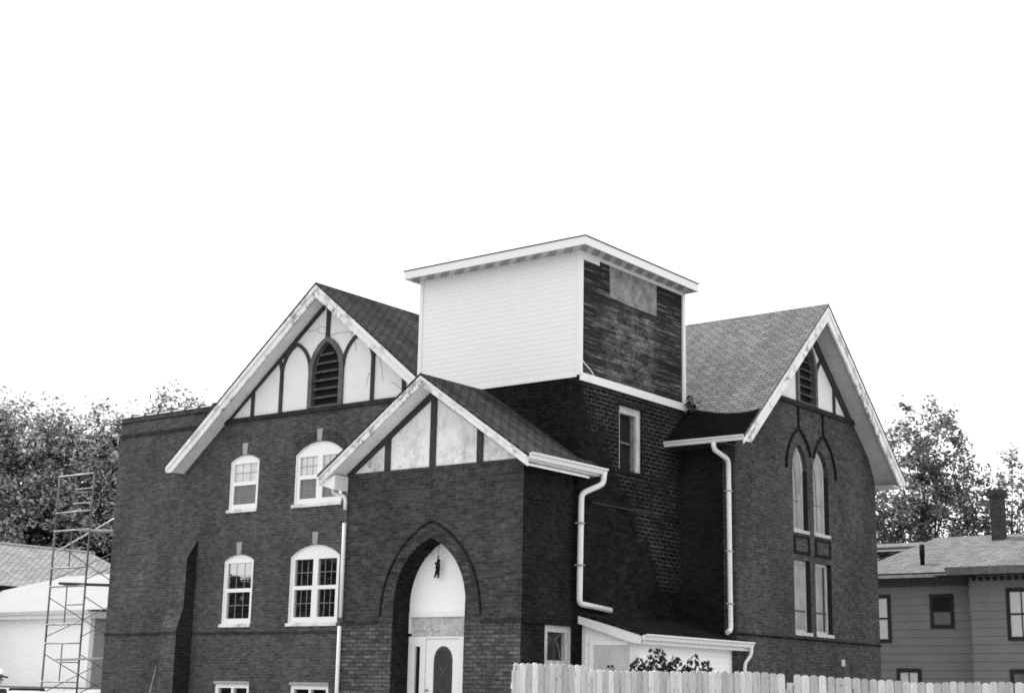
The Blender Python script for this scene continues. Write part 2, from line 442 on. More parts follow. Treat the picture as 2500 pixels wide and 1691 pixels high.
for a0, a1 in ((-32.05, -30.68), (-29.14, -27.74)):
    holesM.append(rect(a0, a1, .95, 1.71))
    c = (a0 + a1) / 2
    w = MB().prism(FM, rect(a0, a1, .95, 1.71), -.12, -.04, [rect(a0 + .12, c - .04, 1.03, 1.61), rect(c + .04, a1 - .12, 1.03, 1.61)]).build('window', 'trim', C_)
    MB().prism(FM, rect(a0 + .1, a1 - .1, 1.02, 1.62), -.115, -.1).build('pane', 'glass', w)
    MB().prism(FM, rect(a0 - .01, a1 + .01, 1.712, 1.79), -.02, .015).build('lintel', 'stone', w)

# ---- walls
XL = -36.92
MB().prism(FM, [(XL, -.5), (-23.2, -.5), (-23.2, 9.0), (-32.2, 9.0), (-32.2, 9.46), (XL, 9.46)], -.35, 0, holesM, back=False).build('wall', 'brick', C_)
MB().box(XL, XL + .35, YM + .35, 41.5, -.5, 9.46).build('side_wall', 'brick', C_)
MB().box(XL + .35, -28.4, 41.2, 41.5, -.5, 9.4).build('back_wall', 'brick', C_)
MB().box(XL + .3, -31, YM + .35, 41.2, 9.05, 9.15).build('flat_roof', 'felt_and_shadow', C_)
# parapet coping: individual half-round tiles with raised joints
cp = MB(); cj = MB(); x = XL - .05
while x < -32.9:
    cp.prism(lambda a, z, d: (d, a, z), [(YM - .05, 9.46), (YM + .4, 9.46), (YM + .38, 9.51), (YM + .17, 9.56), (YM - .03, 9.51)], x + .02, x + .56)
    cj = MB(); cj.prism(lambda a, z, d: (d, a, z), [(YM - .07, 9.455), (YM + .42, 9.455), (YM + .4, 9.53), (YM + .17, 9.60), (YM - .05, 9.55)], x + .55, x + .62); cj.build('coping_joint', 'timber_grey', C_)
    x += .60
cp.build('coping', 'concrete', C_)
MB().prism(FM, rect(XL - .02, -32.6, 8.86, 8.95), 0, .04).build('brick_band', 'brick_dark', C_)
MB().prism(FM, rect(XL - .02, -32.6, 9.3, 9.34), 0, .025).build('brick_band', 'brick_dark', C_)
MB().prism(FM, rect(-32.5, -23.3, 8.88, 9.0), 0, .06).build('brick_ledge', 'brick_dark', C_)
MB().prism(FM, rect(XL - .02, -23.3, 3.02, 3.08), 0, .025).build('string_course', 'brick_dark', C_)
# buttress
def bx(y, z): return (y, z)
bt = MB(); prof = [(28.5, -.5), (27.93, -.5), (27.93, 3.2), (28.13, 3.75), (28.15, 5.12), (28.5, 5.66)]
bt.prism(lambda a, z, d: (d, a, z), prof, -33.75, -33.1); bt.build('buttress', 'brick', C_)
MB().prism(FX(-33.1), prof, 0, .006, back=False).build('buttress_flank_shade', 'flank_shade', C_)  # thin dark skin: the shade on this side is put into its colour
MB().box(-33.77, -33.08, 27.9, 28.5, 3.02, 3.08).build('string_course', 'brick_dark', C_)

# ---- porch
archo = lancet(-22.44, -20.40, .72, 3.45, 1.42, 12)
pw = MB()
top = archo[2:]                      # from right spring over apex to left spring
pw.prism(FP, [(XP - .004, 3.05), (XP - .004, 6.42), (-23.96, 6.42), (-23.96, 3.05), (-22.44, 3.05)] + top[::-1] + [(-20.40, 3.05)], -.54, 0, back=False)
pw.build('wall', 'brick_porch', C_)
pb = MB()
pb.box(-23.98, -22.44, YP - .03, YP + .54, -.5, 3.05); pb.box(-20.40, XP - .004, YP - .03, YP + .54, -.5, 3.05)
pb.box(-22.44, -20.40, YP - .03, YP + .54, -.5, .72)
pb.build('base_wall', 'brick_base', C_)
MB().box(-23.96, -23.6, YP + .54, YM, -.5, 6.42).build('side_wall', 'brick_porch', C_)
# right side of the porch, with a window opening
PSW = rect(25.78, 26.74, 1.95, 3.02)
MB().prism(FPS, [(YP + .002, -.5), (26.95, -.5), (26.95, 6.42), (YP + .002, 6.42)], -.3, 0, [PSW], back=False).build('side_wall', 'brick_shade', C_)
w = MB().prism(FPS, PSW, -.16, -.02, [rect(25.9, 26.54, 2.3, 2.88)]).build('window', 'shabby', C_)
MB().prism(FPS, rect(25.88, 26.56, 2.28, 2.9), -.14, -.12).build('pane', 'glass_dark', w)
for e0, e1 in ((25.92, 26.2), (26.52, 26.24)):
    MB().stroke(FPS, [(e0, 2.86), (e0 + (e1 - e0) * .8, 2.74), (e0 + (e1 - e0) * .35, 2.62), (e0 + (e1 - e0) * .1, 2.32)], .05, -.12, -.115).build('curtain', 'timber_grey', w)
MB().prism(FPS, rect(YP, 26.9, 3.02, 3.07), 0, .035).build('string_course', 'brick_shade', C_)
for Fh, a0, a1 in ((FP, -23.98, -22.87), (FP, -19.95, XP)):
    MB().prism(Fh, rect(a0, a1, 3.02, 3.08), .03, .05).build('string_course', 'brick_dark', C_)
# pointed hood mould and arch ring
lin_o = lancet(-22.445, -20.395, .72, 3.45, 1.43, 14); lin_i = lancet(-22.425, -20.415, .74, 3.45, 1.405, 14)
ln = MB()
for i in range(2, len(lin_o) - 1): ln.prism(FP, [lin_o[i], lin_o[i + 1], lin_i[i + 1], lin_i[i]], -.53, -.015)
for a0, a1 in ((-22.445, -22.425), (-20.415, -20.395)): ln.box(a0, a1, YP + .0, YP + .53, .72, 3.45)
ln.build('arch_reveal_shade', 'brick_shade', C_)  # dark lining that paints in the shade of the deep arch
ho = lancet_top(-22.83, -19.97, 3.2, 2.05, 14); hi = lancet_top(-22.795, -20.005, 3.2, 2.005, 14)
MB().prism(FP, ho + hi[::-1], 0, .035).build('hood_mould', 'brick_shade', C_)
ri = lancet_top(-22.44, -20.40, 3.45, 1.42, 14); ro = lancet_top(-22.70, -20.14, 3.42, 1.76, 14)
rg = MB()
for i in range(len(ri) - 1):        # voussoirs
    for q in range(3):
        f0, f1 = q / 3 + .04, (q + 1) / 3 - .04
        a = [ri[i][k] * (1 - f0) + ri[i + 1][k] * f0 for k in (0, 1)]; b = [ri[i][k] * (1 - f1) + ri[i + 1][k] * f1 for k in (0, 1)]
        c = [ro[i][k] * (1 - f1) + ro[i + 1][k] * f1 for k in (0, 1)]; e = [ro[i][k] * (1 - f0) + ro[i + 1][k] * f0 for k in (0, 1)]
        rg.prism(FP, [a, b, c, e], 0, .012)
rg.build('arch_ring', 'arch_brick', C_)
# doorway infill at the back of the arch (plane y = 25.5)
FD = FY(25.5)
MB().prism(FD, lancet(-22.44, -20.40, 3.31, 3.46, 1.41, 12), -.06, 0).build('tympanum', 'annex', C_)
MB().prism(FD, rect(-22.38, -20.42, 3.2, 3.31), -.06, .03).build('transom_rail', 'trim', C_)
MB().prism(FD, rect(-22.37, -20.42, 2.79, 3.2), -.08, -.02).build('transom_board', 'chipboard', C_)
MB().prism(FD, rect(-22.43, -22.37, 2.85, 3.31), -.06, .02).build('jamb_strip', 'trim', C_)
dr = MB().prism(FD, rect(-22.43, -20.42, .74, 2.785), -.08, 0, [rect(-22.24, -22.09, .95, 2.57), rect(-21.94, -21.02, .76, 2.74), rect(-20.87, -20.62, .95, 2.57)]).build('door_frame', 'trim', C_)
dp = MB(); dp.prism(FD, rect(-22.25, -22.08, .94, 2.58), -.07, -.05); dp.build('sidelight_pane', 'glass_dark', dr); dp = MB(); dp.prism(FD, rect(-20.88, -20.61, .94, 2.58), -.07, -.05); dp.build('sidelight_pane', 'glass_dark', dr)
n = 14; dov = [(-21.72, 1.1), (-21.18, 1.1)] + [(-21.45 + .27 * math.cos(math.pi * i / n), 2.27 + .31 * math.sin(math.pi * i / n)) for i in range(n + 1)]
dl = MB().prism(FD, rect(-21.935, -21.025, .765, 2.735), -.07, -.03, [dov]).build('door', 'trim', C_)
dn = [(x * .86 + -21.45 * .14, z if z < 1.2 else z - (.0 if z < 2.2 else .04)) for x, z in dov]
MB().prism(FD, dov, -.065, -.05).build('pane', 'glass_lead', dl)
ds = MB(); half = dov[2:]
for rr in (.93, .8): ds.stroke(FD, [(-21.45 + (x + 21.45) * rr, 2.27 + (z - 2.27) * rr) for x, z in half], .012, -.05, -.044)
for xx in (-21.65, -21.25): ds.prism(FD, rect(xx - .006, xx + .006, 1.1, 2.27), -.05, -.044)
ds.stroke(FD, [(-21.45 + .14 * math.sin(t * .5), 1.15 + t * .07) for t in range(16)], .014, -.05, -.044)
ds.stroke(FD, [(-21.45 - .14 * math.sin(t * .5), 1.15 + t * .07) for t in range(16)], .014, -.05, -.044)
ds.build('leading', 'timber_grey', dl)
kb = MB().tube([(-21.86, 25.53, 1.64), (-21.86, 25.49, 1.64), (-21.86, 25.46, 1.64), (-21.86, 25.44, 1.64)], [.02, .02, .035, .015], 10).build('knob', 'stone', dl)
MB().box(-22.44, -20.40, 25.0, 25.5, .6, .745).build('threshold', 'concrete', C_)
# steps in front of the doorway
st = MB()
for i in range(4): st.box(-22.7 - .0 * i, -20.2, 24.93 - .3 * (i + 1), 24.93 - .3 * i, -.1, .6 - .17 * i)
st.build('steps', 'concrete', C_)

# ---- porch gable
def chevron(c, zr, m, l, r, t0, t1):
    """inverted-V outline between two vertical offsets below the roof line"""
    return [(c - l, zr - m * l - t1), (c - l, zr - m * l - t0), (c, zr - t0), (c + r, zr - m * r - t0), (c + r, zr - m * r - t1), (c, zr - t1)]
def clipped(L, zc):
    # cut the lower ends of an inverted V off level at height zc
    (a, za), (b, zb), C0, (e, ze), (f, zf), C1 = L
    k = (C1[1] - za) / (C1[0] - a); k2 = (C1[1] - zf) / (C1[0] - f)
    out = [(a + (zc - za) / k, zc), (a, zc)] if zc > za else [(a, za)]
    out += [(b, zb), C0, (e, ze)]
    return out + ([(f, zc), (f + (zc - zf) / k2, zc)] if zc > zf else [(f, zf)]) + [C1]
gc, gz, gm = -21.43, 8.42, .675
MB().prism(FP, [(-23.96, 6.42), (XP, 6.42), (XP, 6.48), (gc, 8.2), (-23.96, 6.48)], -.2, -.02).build('gable_panel', 'stucco_porch', C_)
tm = MB(); tm.prism(FP, rect(-21.52, -21.36, 6.42, 8.1), -.02, .02)
tm.prism(FP, rect(-22.85, -22.69, 6.42, 7.3), -.02, .02); tm.prism(FP, rect(-20.19, -20.03, 6.42, 7.25), -.02, .02)
tm.prism(FP, [(-24.0, 6.42), (-23.78, 6.42), (gc, 7.98), (-19.1, 6.42), (XP + .02, 6.42), (XP + .02, 6.52), (gc, 8.17), (-24.0, 6.5)], -.02, .025)
tm.build('timber_frame', 'timber', C_)
MB().prism(FP, chevron(gc, gz, gm, 3.02, 2.99, 0, .05), -2.3, .52).build('roof', 'shingle_porch', C_)
MB().prism(FP, chevron(gc, gz, gm, 3.0, 2.96, .055, .27), .44, .49).build('bargeboard', 'paint_peel', C_)
MB().prism(FP, chevron(gc, gz, gm, 3.0, 2.96, .055, .12), .49, .51).build('bargeboard_moulding', 'paint', C_)
MB().prism(FP, chevron(gc, gz, gm, 2.95, 2.93, .24, .27), -1.8, .44).build('soffit', 'soffit', C_)
eb = MB(); eb.prism(FP, [(-24.43, 6.16), (-23.97, 6.02), (-23.97, 6.36), (-24.43, 6.18)], -1.9, .43); eb.build('eave_box', 'soffit', C_)
def gutter(name, axis, fixed, a0, a1, z, out, parent, mat='gutter', h=.13, w=.12):
    m = MB(); s_ = 1
    prof = [(0, z - h), (w * .6, z - h), (w * .72, z - h * .5), (w, z - h * .25), (w, z), (w - .012, z), (w - .012, z - .02), (0, z - .02)]
    if axis == 'Y': m.prism(lambda a, zz, d: (fixed + a * out, d, zz), prof, a0, a1)
    else: m.prism(lambda a, zz, d: (d, fixed + a * out, zz), prof, a0, a1)
    return m.build(name, mat, parent)
gutter('gutter', 'Y', -18.50, 24.5, 27.32, 6.44, 1, C_, h=.13, w=.13)
MB().box(-18.56, -18.505, 24.5, 27.25, 6.27, 6.42).build('fascia', 'gutter', C_)
MB().box(-18.9, -18.56, 24.96, 27.2, 6.27, 6.3).build('soffit', 'soffit', C_)

def pipe(name, pts, w, h, parent, mat='pipe'):
    # rectangular downpipe with rounded bends
    P = [Vector(p) for p in pts]; Q = [P[0]]
    for i in range(1, len(P) - 1):
        a = (P[i - 1] - P[i]); b = (P[i + 1] - P[i]); k = min(.11, a.length * .4, b.length * .4)
        A = P[i] + a.normalized() * k; B = P[i] + b.normalized() * k
        for t in (0, .33, .67, 1): Q.append(A * (1 - t) ** 2 + P[i] * 2 * t * (1 - t) + B * t * t)
    Q.append(P[-1])
    m = MB().tube(Q, w / 2, 10)
    return m.build(name, mat, parent)
pipe('downpipe', [(-18.43, 27.22, 6.36), (-18.43, 27.2, 6.1), (-18.72, 26.78, 5.86), (-18.72, 26.74, 3.5), (-18.7, 27.9, 3.42)], .13, .1, C_)
pipe('downpipe', [(-24.36, 24.9, 6.16), (-24.34, 24.88, 6.0), (-23.93, 24.86, 5.9), (-23.92, 24.86, 5.6)], .085, .08, C_)
MB().tube([(-23.93, 24.87, 5.3), (-23.93, 24.87, 3.19)], .045, 8).build('downpipe', 'pipe', C_)
MB().tube([(-23.94, 24.87, 3.0), (-23.94, 24.87, .3)], .045, 8).build('downpipe', 'pipe', C_)
for pz in (5.2, 4.3):
    MB().box(-18.80, -18.64, 26.66, 26.82, pz, pz + .03).build('pipe_strap', 'sheet', C_)
for pz in (6.3, 4.9, 3.7):
    MB().box(-17.49, -17.35, 30.86, 31.0, pz, pz + .03).build('pipe_strap', 'sheet', C_)
MB().tube([(-23.93, 24.9, 5.55), (-23.93, 24.9, 5.25)], .018, 6).build('pipe_bracket', 'timber_grey', C_)

# ---- tower
holesT = [rect(28.37, 29.34, 6.6, 8.1)]
MB().prism(FTS, [(YT, -.5), (31.25, -.5), (31.25, 8.5), (YT, 8.5)], -.3, 0, holesT, back=False).build('tower_wall', 'brick_tower_side', C_)
MB().box(-23.5, XT - .3, YT, YT + .3, -.5, 8.5).build('tower_wall', 'brick_tower_front', C_)
MB().box(XT - .3, XT - .001, YT + .001, YT + .28, -.5, 8.499).build('tower_wall', 'brick_tower_front', C_)
MB().box(-23.5, XT - .3, 30.95, 31.25, -.5, 8.5).build('tower_wall', 'brick_tower_front', C_)
MB().box(-23.5, -23.2, YT + .3, 30.95, -.5, 8.5).build('tower_wall', 'brick_tower_front', C_)
w = MB().prism(FTS, holesT[0], -.2, -.06, [rect(28.48, 29.16, 6.62, 7.93)]).build('window', 'shabby', C_)
MB().prism(FTS, rect(28.4, 29.2, 6.61, 7.95), -.19, -.17).build('pane', 'black', w)
ws = MB(); ws.prism(FTS, rect(28.48, 28.52, 6.62, 7.93), -.165, -.13); ws.prism(FTS, rect(29.04, 29.16, 6.62, 7.93), -.165, -.12); ws.prism(FTS, rect(28.52, 29.04, 7.24, 7.29), -.165, -.12)
ws.build('sash', 'timber_grey', w)
MB().prism(FTS, rect(28.3, 29.4, 6.53, 6.6), -.1, .03).build('sill', 'brick_shade', w)
MB().prism(FTS, [(28.35, 8.1), (29.36, 8.1), (29.42, 8.2), (28.3, 8.2)], -.02, .02).build('lintel', 'black', w)
lg = MB(); lg.prism(FTS, rect(27.3, 30.0, 5.72, 5.745), 0, .012); lg.build('mortar_ledge', 'timber', C_)
# white clapboard on the front and left of the belfry
def clap_profile(z0, z1, e, lap):
    pts = [(0, z0)]; z = z0
    while z < z1 - .01:
        pts += [(lap, z), (.002, min(z + e, z1))]; z += e
    return pts + [(-.06, z1), (-.06, z0)]
def clapwall(axis, fixed, a0, a1, z0, z1, e, lap, out):
    m = MB(); pr = clap_profile(z0, z1, e, lap)
    if axis == 'X': m.prism(lambda o, z, d: (d, fixed + out * o, z), pr, a0, a1)
    else: m.prism(lambda o, z, d: (fixed + out * o, d, z), pr, a0, a1)
    return m
clapwall('X', YT - .01, -23.44, -18.86, 8.52, 11.39, .115, .006, -1).build('tower_siding', 'vinyl', C_)
clapwall('Y', -23.49, YT + .05, 31.2, 8.52, 11.39, .115, .006, -1).build('tower_siding', 'vinyl', C_)
MB().box(XT - .05, XT - .005, YT + .06, 31.2, 8.56, 11.3).build('tower_sheathing', 'oldboards', C_)
MB().prism(FTS, [(27.94, 11.3), (27.96, 10.55), (28.6, 10.5), (29.96, 10.5), (29.96, 11.3)], -.005, .012).build('patch_board', 'board_patch', C_)
MB().prism(FTS, rect(YT + .0, 31.3, 8.38, 8.56), 0, .05).build('tower_base_trim', 'gutter', C_)
tc = MB()
tc.box(XT - .07, XT + .035, YT - .035, YT + .07, 8.5, 11.38)
tc.build('corner_post', 'vinyl', C_); tc = MB()
tc.box(-23.545, -23.44, YT - .035, YT + .07, 8.5, 11.38)
tc.build('corner_post', 'vinyl', C_); tc = MB()
tc.box(XT - .05, XT + .035, 31.14, 31.27, 8.4, 11.33)
tc.build('corner_post', 'vinyl', C_)
tt = MB(); tt.prism(FTS, rect(YT + .07, 27.5, 11.17, 11.36), .0, .03); tt.prism(FTS, rect(27.5, 31.14, 11.28, 11.36), .0, .025)
tt.build('frieze_trim', 'vinyl', C_)
tb = MB(); tb.box(-23.44, XT - .07, YT - .03, YT - .005, 8.46, 8.53); tb.build('starter_strip', 'vinyl', C_)
TR = (-23.76, -18.40, 26.38, 31.29)
MB().box(TR[0] + .02, TR[1] - .02, TR[2] + .02, TR[3] - .0, 11.36, 11.4).build('tower_soffit', 'vent', C_)
tf = MB(); a, b, c, e = TR
tf.box(a, b, c - .0, c + .02, 11.35, 11.54); tf.box(b - .02, b, c + .02, e, 11.35, 11.54); tf.box(a, a + .02, c + .02, e, 11.35, 11.54); tf.box(a + .02, b - .02, e, e + .02, 11.35, 11.54)
tf.build('tower_fascia', 'vinyl', C_)
cx, cy = (a + b) / 2, (c + e) / 2
rt = MB().add([(a - .02, c - .02, 11.545), (b + .02, c - .02, 11.545), (b + .02, e + .02, 11.545), (a - .02, e + .02, 11.545), (cx, cy, 11.75),
               (a - .02, c - .02, 11.565), (b + .02, c - .02, 11.565), (b + .02, e + .02, 11.565), (a - .02, e + .02, 11.565)],
              [(3, 2, 1, 0), (0, 1, 6, 5), (1, 2, 7, 6), (2, 3, 8, 7), (3, 0, 5, 8), (5, 6, 4), (6, 7, 4), (7, 8, 4), (8, 5, 4)])
rt.build('tower_roof', 'felt_and_shadow', C_)
MB().stroke(FTS, [(26.83, 8.84), (26.95, 8.76), (27.12, 8.69), (27.26, 8.6), (27.28, 8.56)], .022, .03, .04).build('loose_trim', 'vinyl', C_)

# ---- gable of the front wing
mc, mz, mm = -28.40, 12.36, .80
def lmirror(c, pts): return [(2 * c - x, z) for x, z in pts]
MB().prism(FM, [(-32.25, 9.0), (-24.5, 9.0), (mc, 12.05)], -.2, -.03, [lancet(-28.36 - .52, -28.36 + .52, 9.02, 10.0, .83)]).build('gable_panel', 'stucco', C_)
LC = -28.36
lo = lancet(LC - .65, LC + .65, 9.0, 10.0, .95); lin = lancet(LC - .5, LC + .5, 9.04, 10.0, .8)
lv = MB().prism(FM, lo, -.1, .03, [lin]).build('louvre_frame', 'timber_grey', C_)
MB().prism(FM, lin, -.14, -.12).build('louvre_backing', 'black', lv)
def slats(F, c, hw, z0, zs, h, n, parent):
    m = MB()
    for i in range(n):
        z = z0 + .06 + i * (zs + h - z0 - .15) / n
        k = hw if z < zs else hw * max(.15, 1 - ((z - zs) / h) ** 1.35)
        a = F(c - k, z + .05, -.115); b = F(c + k, z + .05, -.115); e = F(c + k, z - .02, .0); f = F(c - k, z - .02, .0)
        g = F(c - k, z + .03, -.115); h_ = F(c + k, z + .03, -.115); i_ = F(c + k, z - .045, .0); j = F(c - k, z - .045, .0)
        m.add([a, b, e, f, g, h_, i_, j], [(0, 1, 2, 3), (7, 6, 5, 4), (3, 2, 6, 7), (0, 4, 5, 1), (0, 3, 7, 4), (1, 5, 6, 2)])
    return m.build('slats', 'slat', parent)
slats(FM, LC, .5, 9.0, 10.0, .8, 7, lv)
tm = MB()
tm.stroke(FM, [(LC - .01, 10.93), (LC, 11.9)], .13, -.03, .02)
def arc(a0, a1, zs, h, side, f0=0, f1=1, n=9):
    tp = lancet_top(a0, a1, zs, h, n)
    half = tp[:n + 1] if side == 'R' else tp[n:][::-1]
    return half[int(f0 * n):int(f1 * n) + 1]
for s_ in (1, -1):
    def mir(p): return p if s_ == 1 else lmirror(LC, p)
    tm.stroke(FM, mir([(LC + 1.71, 9.0), (LC + 1.71, 10.1)]), .11, -.03, .02)
    tm.stroke(FM, mir([(LC + 2.82, 9.0), (LC + 2.82, 9.75)]), .11, -.03, .02)
    tm.stroke(FM, mir(arc(LC + .62, LC + 1.71, 10.05, .82, 'L')), .09, -.03, .022)
    tm.stroke(FM, mir(arc(LC + .62, LC + 1.71, 10.05, .82, 'R')), .09, -.03, .021)
    tm.stroke(FM, mir(arc(LC + 1.71, LC + 2.8, 10.05, .82, 'L', 0, .6)), .09, -.03, .023)
tm.prism(FM, [(-32.35, 9.0), (-32.02, 9.0), (mc, 11.84), (-24.75, 9.0), (-24.4, 9.0), (mc, 12.08)], -.03, .03)
tm.build('timber_frame', 'timber', C_)
MB().prism(FM, chevron(mc, mz, mm, 5.74, 5.5, 0, .06), -11.5, .53).build('roof', 'shingle_main', C_)
MB().prism(FM, clipped(chevron(mc, mz, mm, 5.7, 5.4, .065, .42), 7.57), .44, .49).build('bargeboard', 'paint_peel', C_)
MB().prism(FM, chevron(mc, mz, mm, 5.7, 5.4, .065, .2), .49, .52).build('bargeboard_moulding', 'paint', C_)
MB().prism(FM, chevron(mc, mz, mm, 5.5, 5.4, .36, .38), -.3, .44).build('soffit', 'soffit', C_)

# ---- right wing with the tall paired lancets
holesW = []
LA = [(33.93, 34.73), (35.05, 35.92)]
for a0, a1 in LA: holesW.append(lancet(a0, a1, 5.7, 7.25, .65))
for a0, a1 in ((33.9, 34.78), (35.05, 35.97)): holesW.append(rect(a0, a1, 3.2, 4.98))
MB().prism(FW, [(31.05, -.5), (38.82, -.5), (38.82, 7.45), (37.9, 8.98), (33.0, 8.98), (31.05, 7.45)], -.35, 0, holesW, back=False).build('wall', 'brick_wing', C_)
MB().box(XT, XW - .35, 31.05, 31.3, -.5, 7.6).build('recess_wall', 'brick_recess_shade', C_)
MB().box(XW - .35, XW - .001, 31.051, 31.3, -.5, 7.4).build('recess_wall', 'brick_recess_shade', C_)
MB().box(-28.4, XW - .35, 38.5, 38.81, -.5, 7.6).build('back_wall', 'brick_wing', C_)
for i, (a0, a1) in enumerate(LA):
    o = lancet(a0, a1, 5.7, 7.25, .65)
    w = MB().prism(FW, o, -.2, -.12, [lancet(a0 + .1, a1 - .1, 5.78, 7.2, .55)]).build('window', 'shabby', C_)
    MB().prism(FW, lancet(a0 + .08, a1 - .08, 5.77, 7.2, .56), -.18, -.13).build('pane', 'sheet', w)
    g = MB(); g.stroke(FW, [(a0 + .42, 5.8), (a0 + .42, 6.5), (a0 + .38, 7.1), (a0 + .3, 7.4)], .018, -.13, -.12); g.prism(FW, rect(a0 + .1, a1 - .25, 6.45, 6.47), -.13, -.119)
    g.build('glazing_bars', 'timber_grey', w)
    MB().prism(FW, rect(a0 - .02, a1 + .02, 5.64, 5.72), -.15, .03).build('sill', 'shabby', w)
    MB().prism(FW, rect(a1 - .02, a1 + .004, 5.72, 7.25), -.12, .003).build('reveal_shade', 'clap_trim_and_shade', w)  # black strip painting the shade on the far side of the opening
    # hood mould with a rib rising to the ledge
    s0, s1 = (33.58, 35.0) if i == 0 else (35.0, 36.34)
    L = lancet_top(s0, s1, 7.2, 1.08, 12)
    if i == 0: L = L[4:]
    else: L = L[:-4]
    hm = MB().stroke(FW, L, .055, 0, .05); cc = (s0 + s1) / 2
    hm.prism(FW, rect(cc - .03, cc + .03, 8.26, 8.88), 0, .045); hm.build('hood_mould', 'brick_shade', w)
for a0, a1 in ((33.9, 34.78), (35.05, 35.97)):
    w = MB().prism(FW, rect(a0, a1, 3.2, 4.98), -.2, -.12, [rect(a0 + .09, a1 - .1, 3.28, 4.9)]).build('window', 'shabby', C_)
    MB().prism(FW, rect(a0 + .07, a1 - .08, 3.26, 4.92), -.18, -.13).build('pane', 'sheet', w)
    g = MB(); g.prism(FW, rect(a0 + .09, a1 - .1, 3.72, 3.75), -.13, -.115)
    if a0 > 35: g.prism(FW, rect(a1 - .27, a1 - .2, 3.28, 4.9), -.13, -.11)
    g.build('glazing_bars', 'timber', w)
    MB().prism(FW, rect(a0 - .02, a1 + .02, 3.13, 3.21), -.15, .03).build('sill', 'shabby', w)
    MB().prism(FW, rect(a1 - .02, a1 + .004, 3.21, 4.98), -.12, .003).build('reveal_shade', 'clap_trim_and_shade', w)  # same painted shade strip for the lower windows
    p = MB(); p.prism(FW, rect(a0 + .02, a1 - .02, 5.12, 5.58), 0, .03, [rect(a0 + .09, a1 - .09, 5.19, 5.52)]); p.build('spandrel_panel', 'brick_shade', C_)
MB().prism(FW, rect(31.05, 38.83, 3.02, 3.07), 0, .03).build('string_course', 'brick_shade', C_)
MB().prism(FW, rect(33.0, 37.95, 8.86, 8.98), 0, .06).build('brick_ledge', 'brick_dark', C_)
wc, wz, wm = 34.93, 11.6, .895
MB().prism(FW, [(32.7, 8.98), (38.1, 8.98), (wc, 11.33)], -.2, -.03, [lancet(34.85 - .47, 34.85 + .47, 9.0, 9.85, .83)]).build('gable_panel', 'stucco', C_)
KC = 34.85
lo = lancet(KC - .57, KC + .57, 8.98, 9.85, .95); lin = lancet(KC - .45, KC + .45, 9.02, 9.85, .8)
lv = MB().prism(FW, lo, -.1, .03, [lin]).build('louvre_frame', 'timber_grey', C_)
MB().prism(FW, lin, -.14, -.12).build('louvre_backing', 'black', lv)
slats(FW, KC, .45, 8.98, 9.85, .8, 7, lv)
tm = MB()
tm.stroke(FW, [(KC + .02, 10.78), (KC + .04, 11.2)], .1, -.03, .02)
for s_ in (1, -1):
    def mir(p): return p if s_ == 1 else lmirror(KC, p)
    tm.stroke(FW, mir([(KC + 1.57, 8.98), (KC + 1.57, 9.85)]), .1, -.03, .02)
    tm.stroke(FW, mir(arc(KC + .54, KC + 1.57, 9.75, .6, 'L')), .08, -.03, .022)
    tm.stroke(FW, mir(arc(KC + .54, KC + 1.57, 9.75, .6, 'R')), .08, -.03, .021)
tm.prism(FW, [(32.65, 8.98), (33.0, 8.98), (wc, 10.95), (37.15, 8.98), (37.75, 8.98), (wc, 11.3)][:], -.03, .028)
tm.build('timber_frame', 'timber', C_)
MB().prism(FW, chevron(wc, wz, wm, 4.62, 4.52, 0, .06), -11.2, .64).build('roof', 'shingle_wing', C_)
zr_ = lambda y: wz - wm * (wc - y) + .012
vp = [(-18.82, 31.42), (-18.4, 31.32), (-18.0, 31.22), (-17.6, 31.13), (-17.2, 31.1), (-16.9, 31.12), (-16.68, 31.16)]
MB().add([(x, y, zr_(y)) for x, y in vp] + [(-16.68, 30.33, zr_(30.33)), (-18.82, 30.33, zr_(30.33))], [tuple(range(9))]).build('roof_shadow_patch', 'felt_and_shadow', C_, fixn=False)  # dark roofing strip cut to the tower's cast shadow, deepening it by colour
MB().prism(FW, clipped(chevron(wc, wz, wm, 4.6, 4.5, .065, .47), 7.37), .55, .60).build('bargeboard', 'paint_peel', C_)
MB().prism(FW, chevron(wc, wz, wm, 4.6, 4.5, .065, .2), .60, .625).build('bargeboard_moulding', 'paint', C_)
MB().prism(FW, chevron(wc, wz, wm, 4.2, 4.4, .34, .36), -.3, .55).build('soffit', 'soffit_wing', C_)
MB().box(XW, XW + .54, 38.83, 39.36, 7.30, 7.36).build('eave_box', 'soffit_wing', C_)
gutter('gutter', 'X', 30.37, XT + .0, -16.66, 7.50, -1, C_, h=.12, w=.11)
gutter('gutter', 'X', 39.42, -24, -16.62, 7.5, 1, C_, h=.12, w=.11)
MB().box(XT, XW, 30.4, 31.05, 7.38, 7.41).build('soffit', 'timber', C_)
pipe('downpipe', [(-17.47, 30.32, 7.4), (-17.47, 30.34, 7.22), (-17.42, 30.92, 7.05), (-17.42, 30.93, 3.12), (-17.4, 30.75, 3.06)], .12, .1, C_)
MB().box(-17.29, -17.25, 36.36, 36.52, 2.45, 2.62).build('wall_fitting', 'concrete', C_)

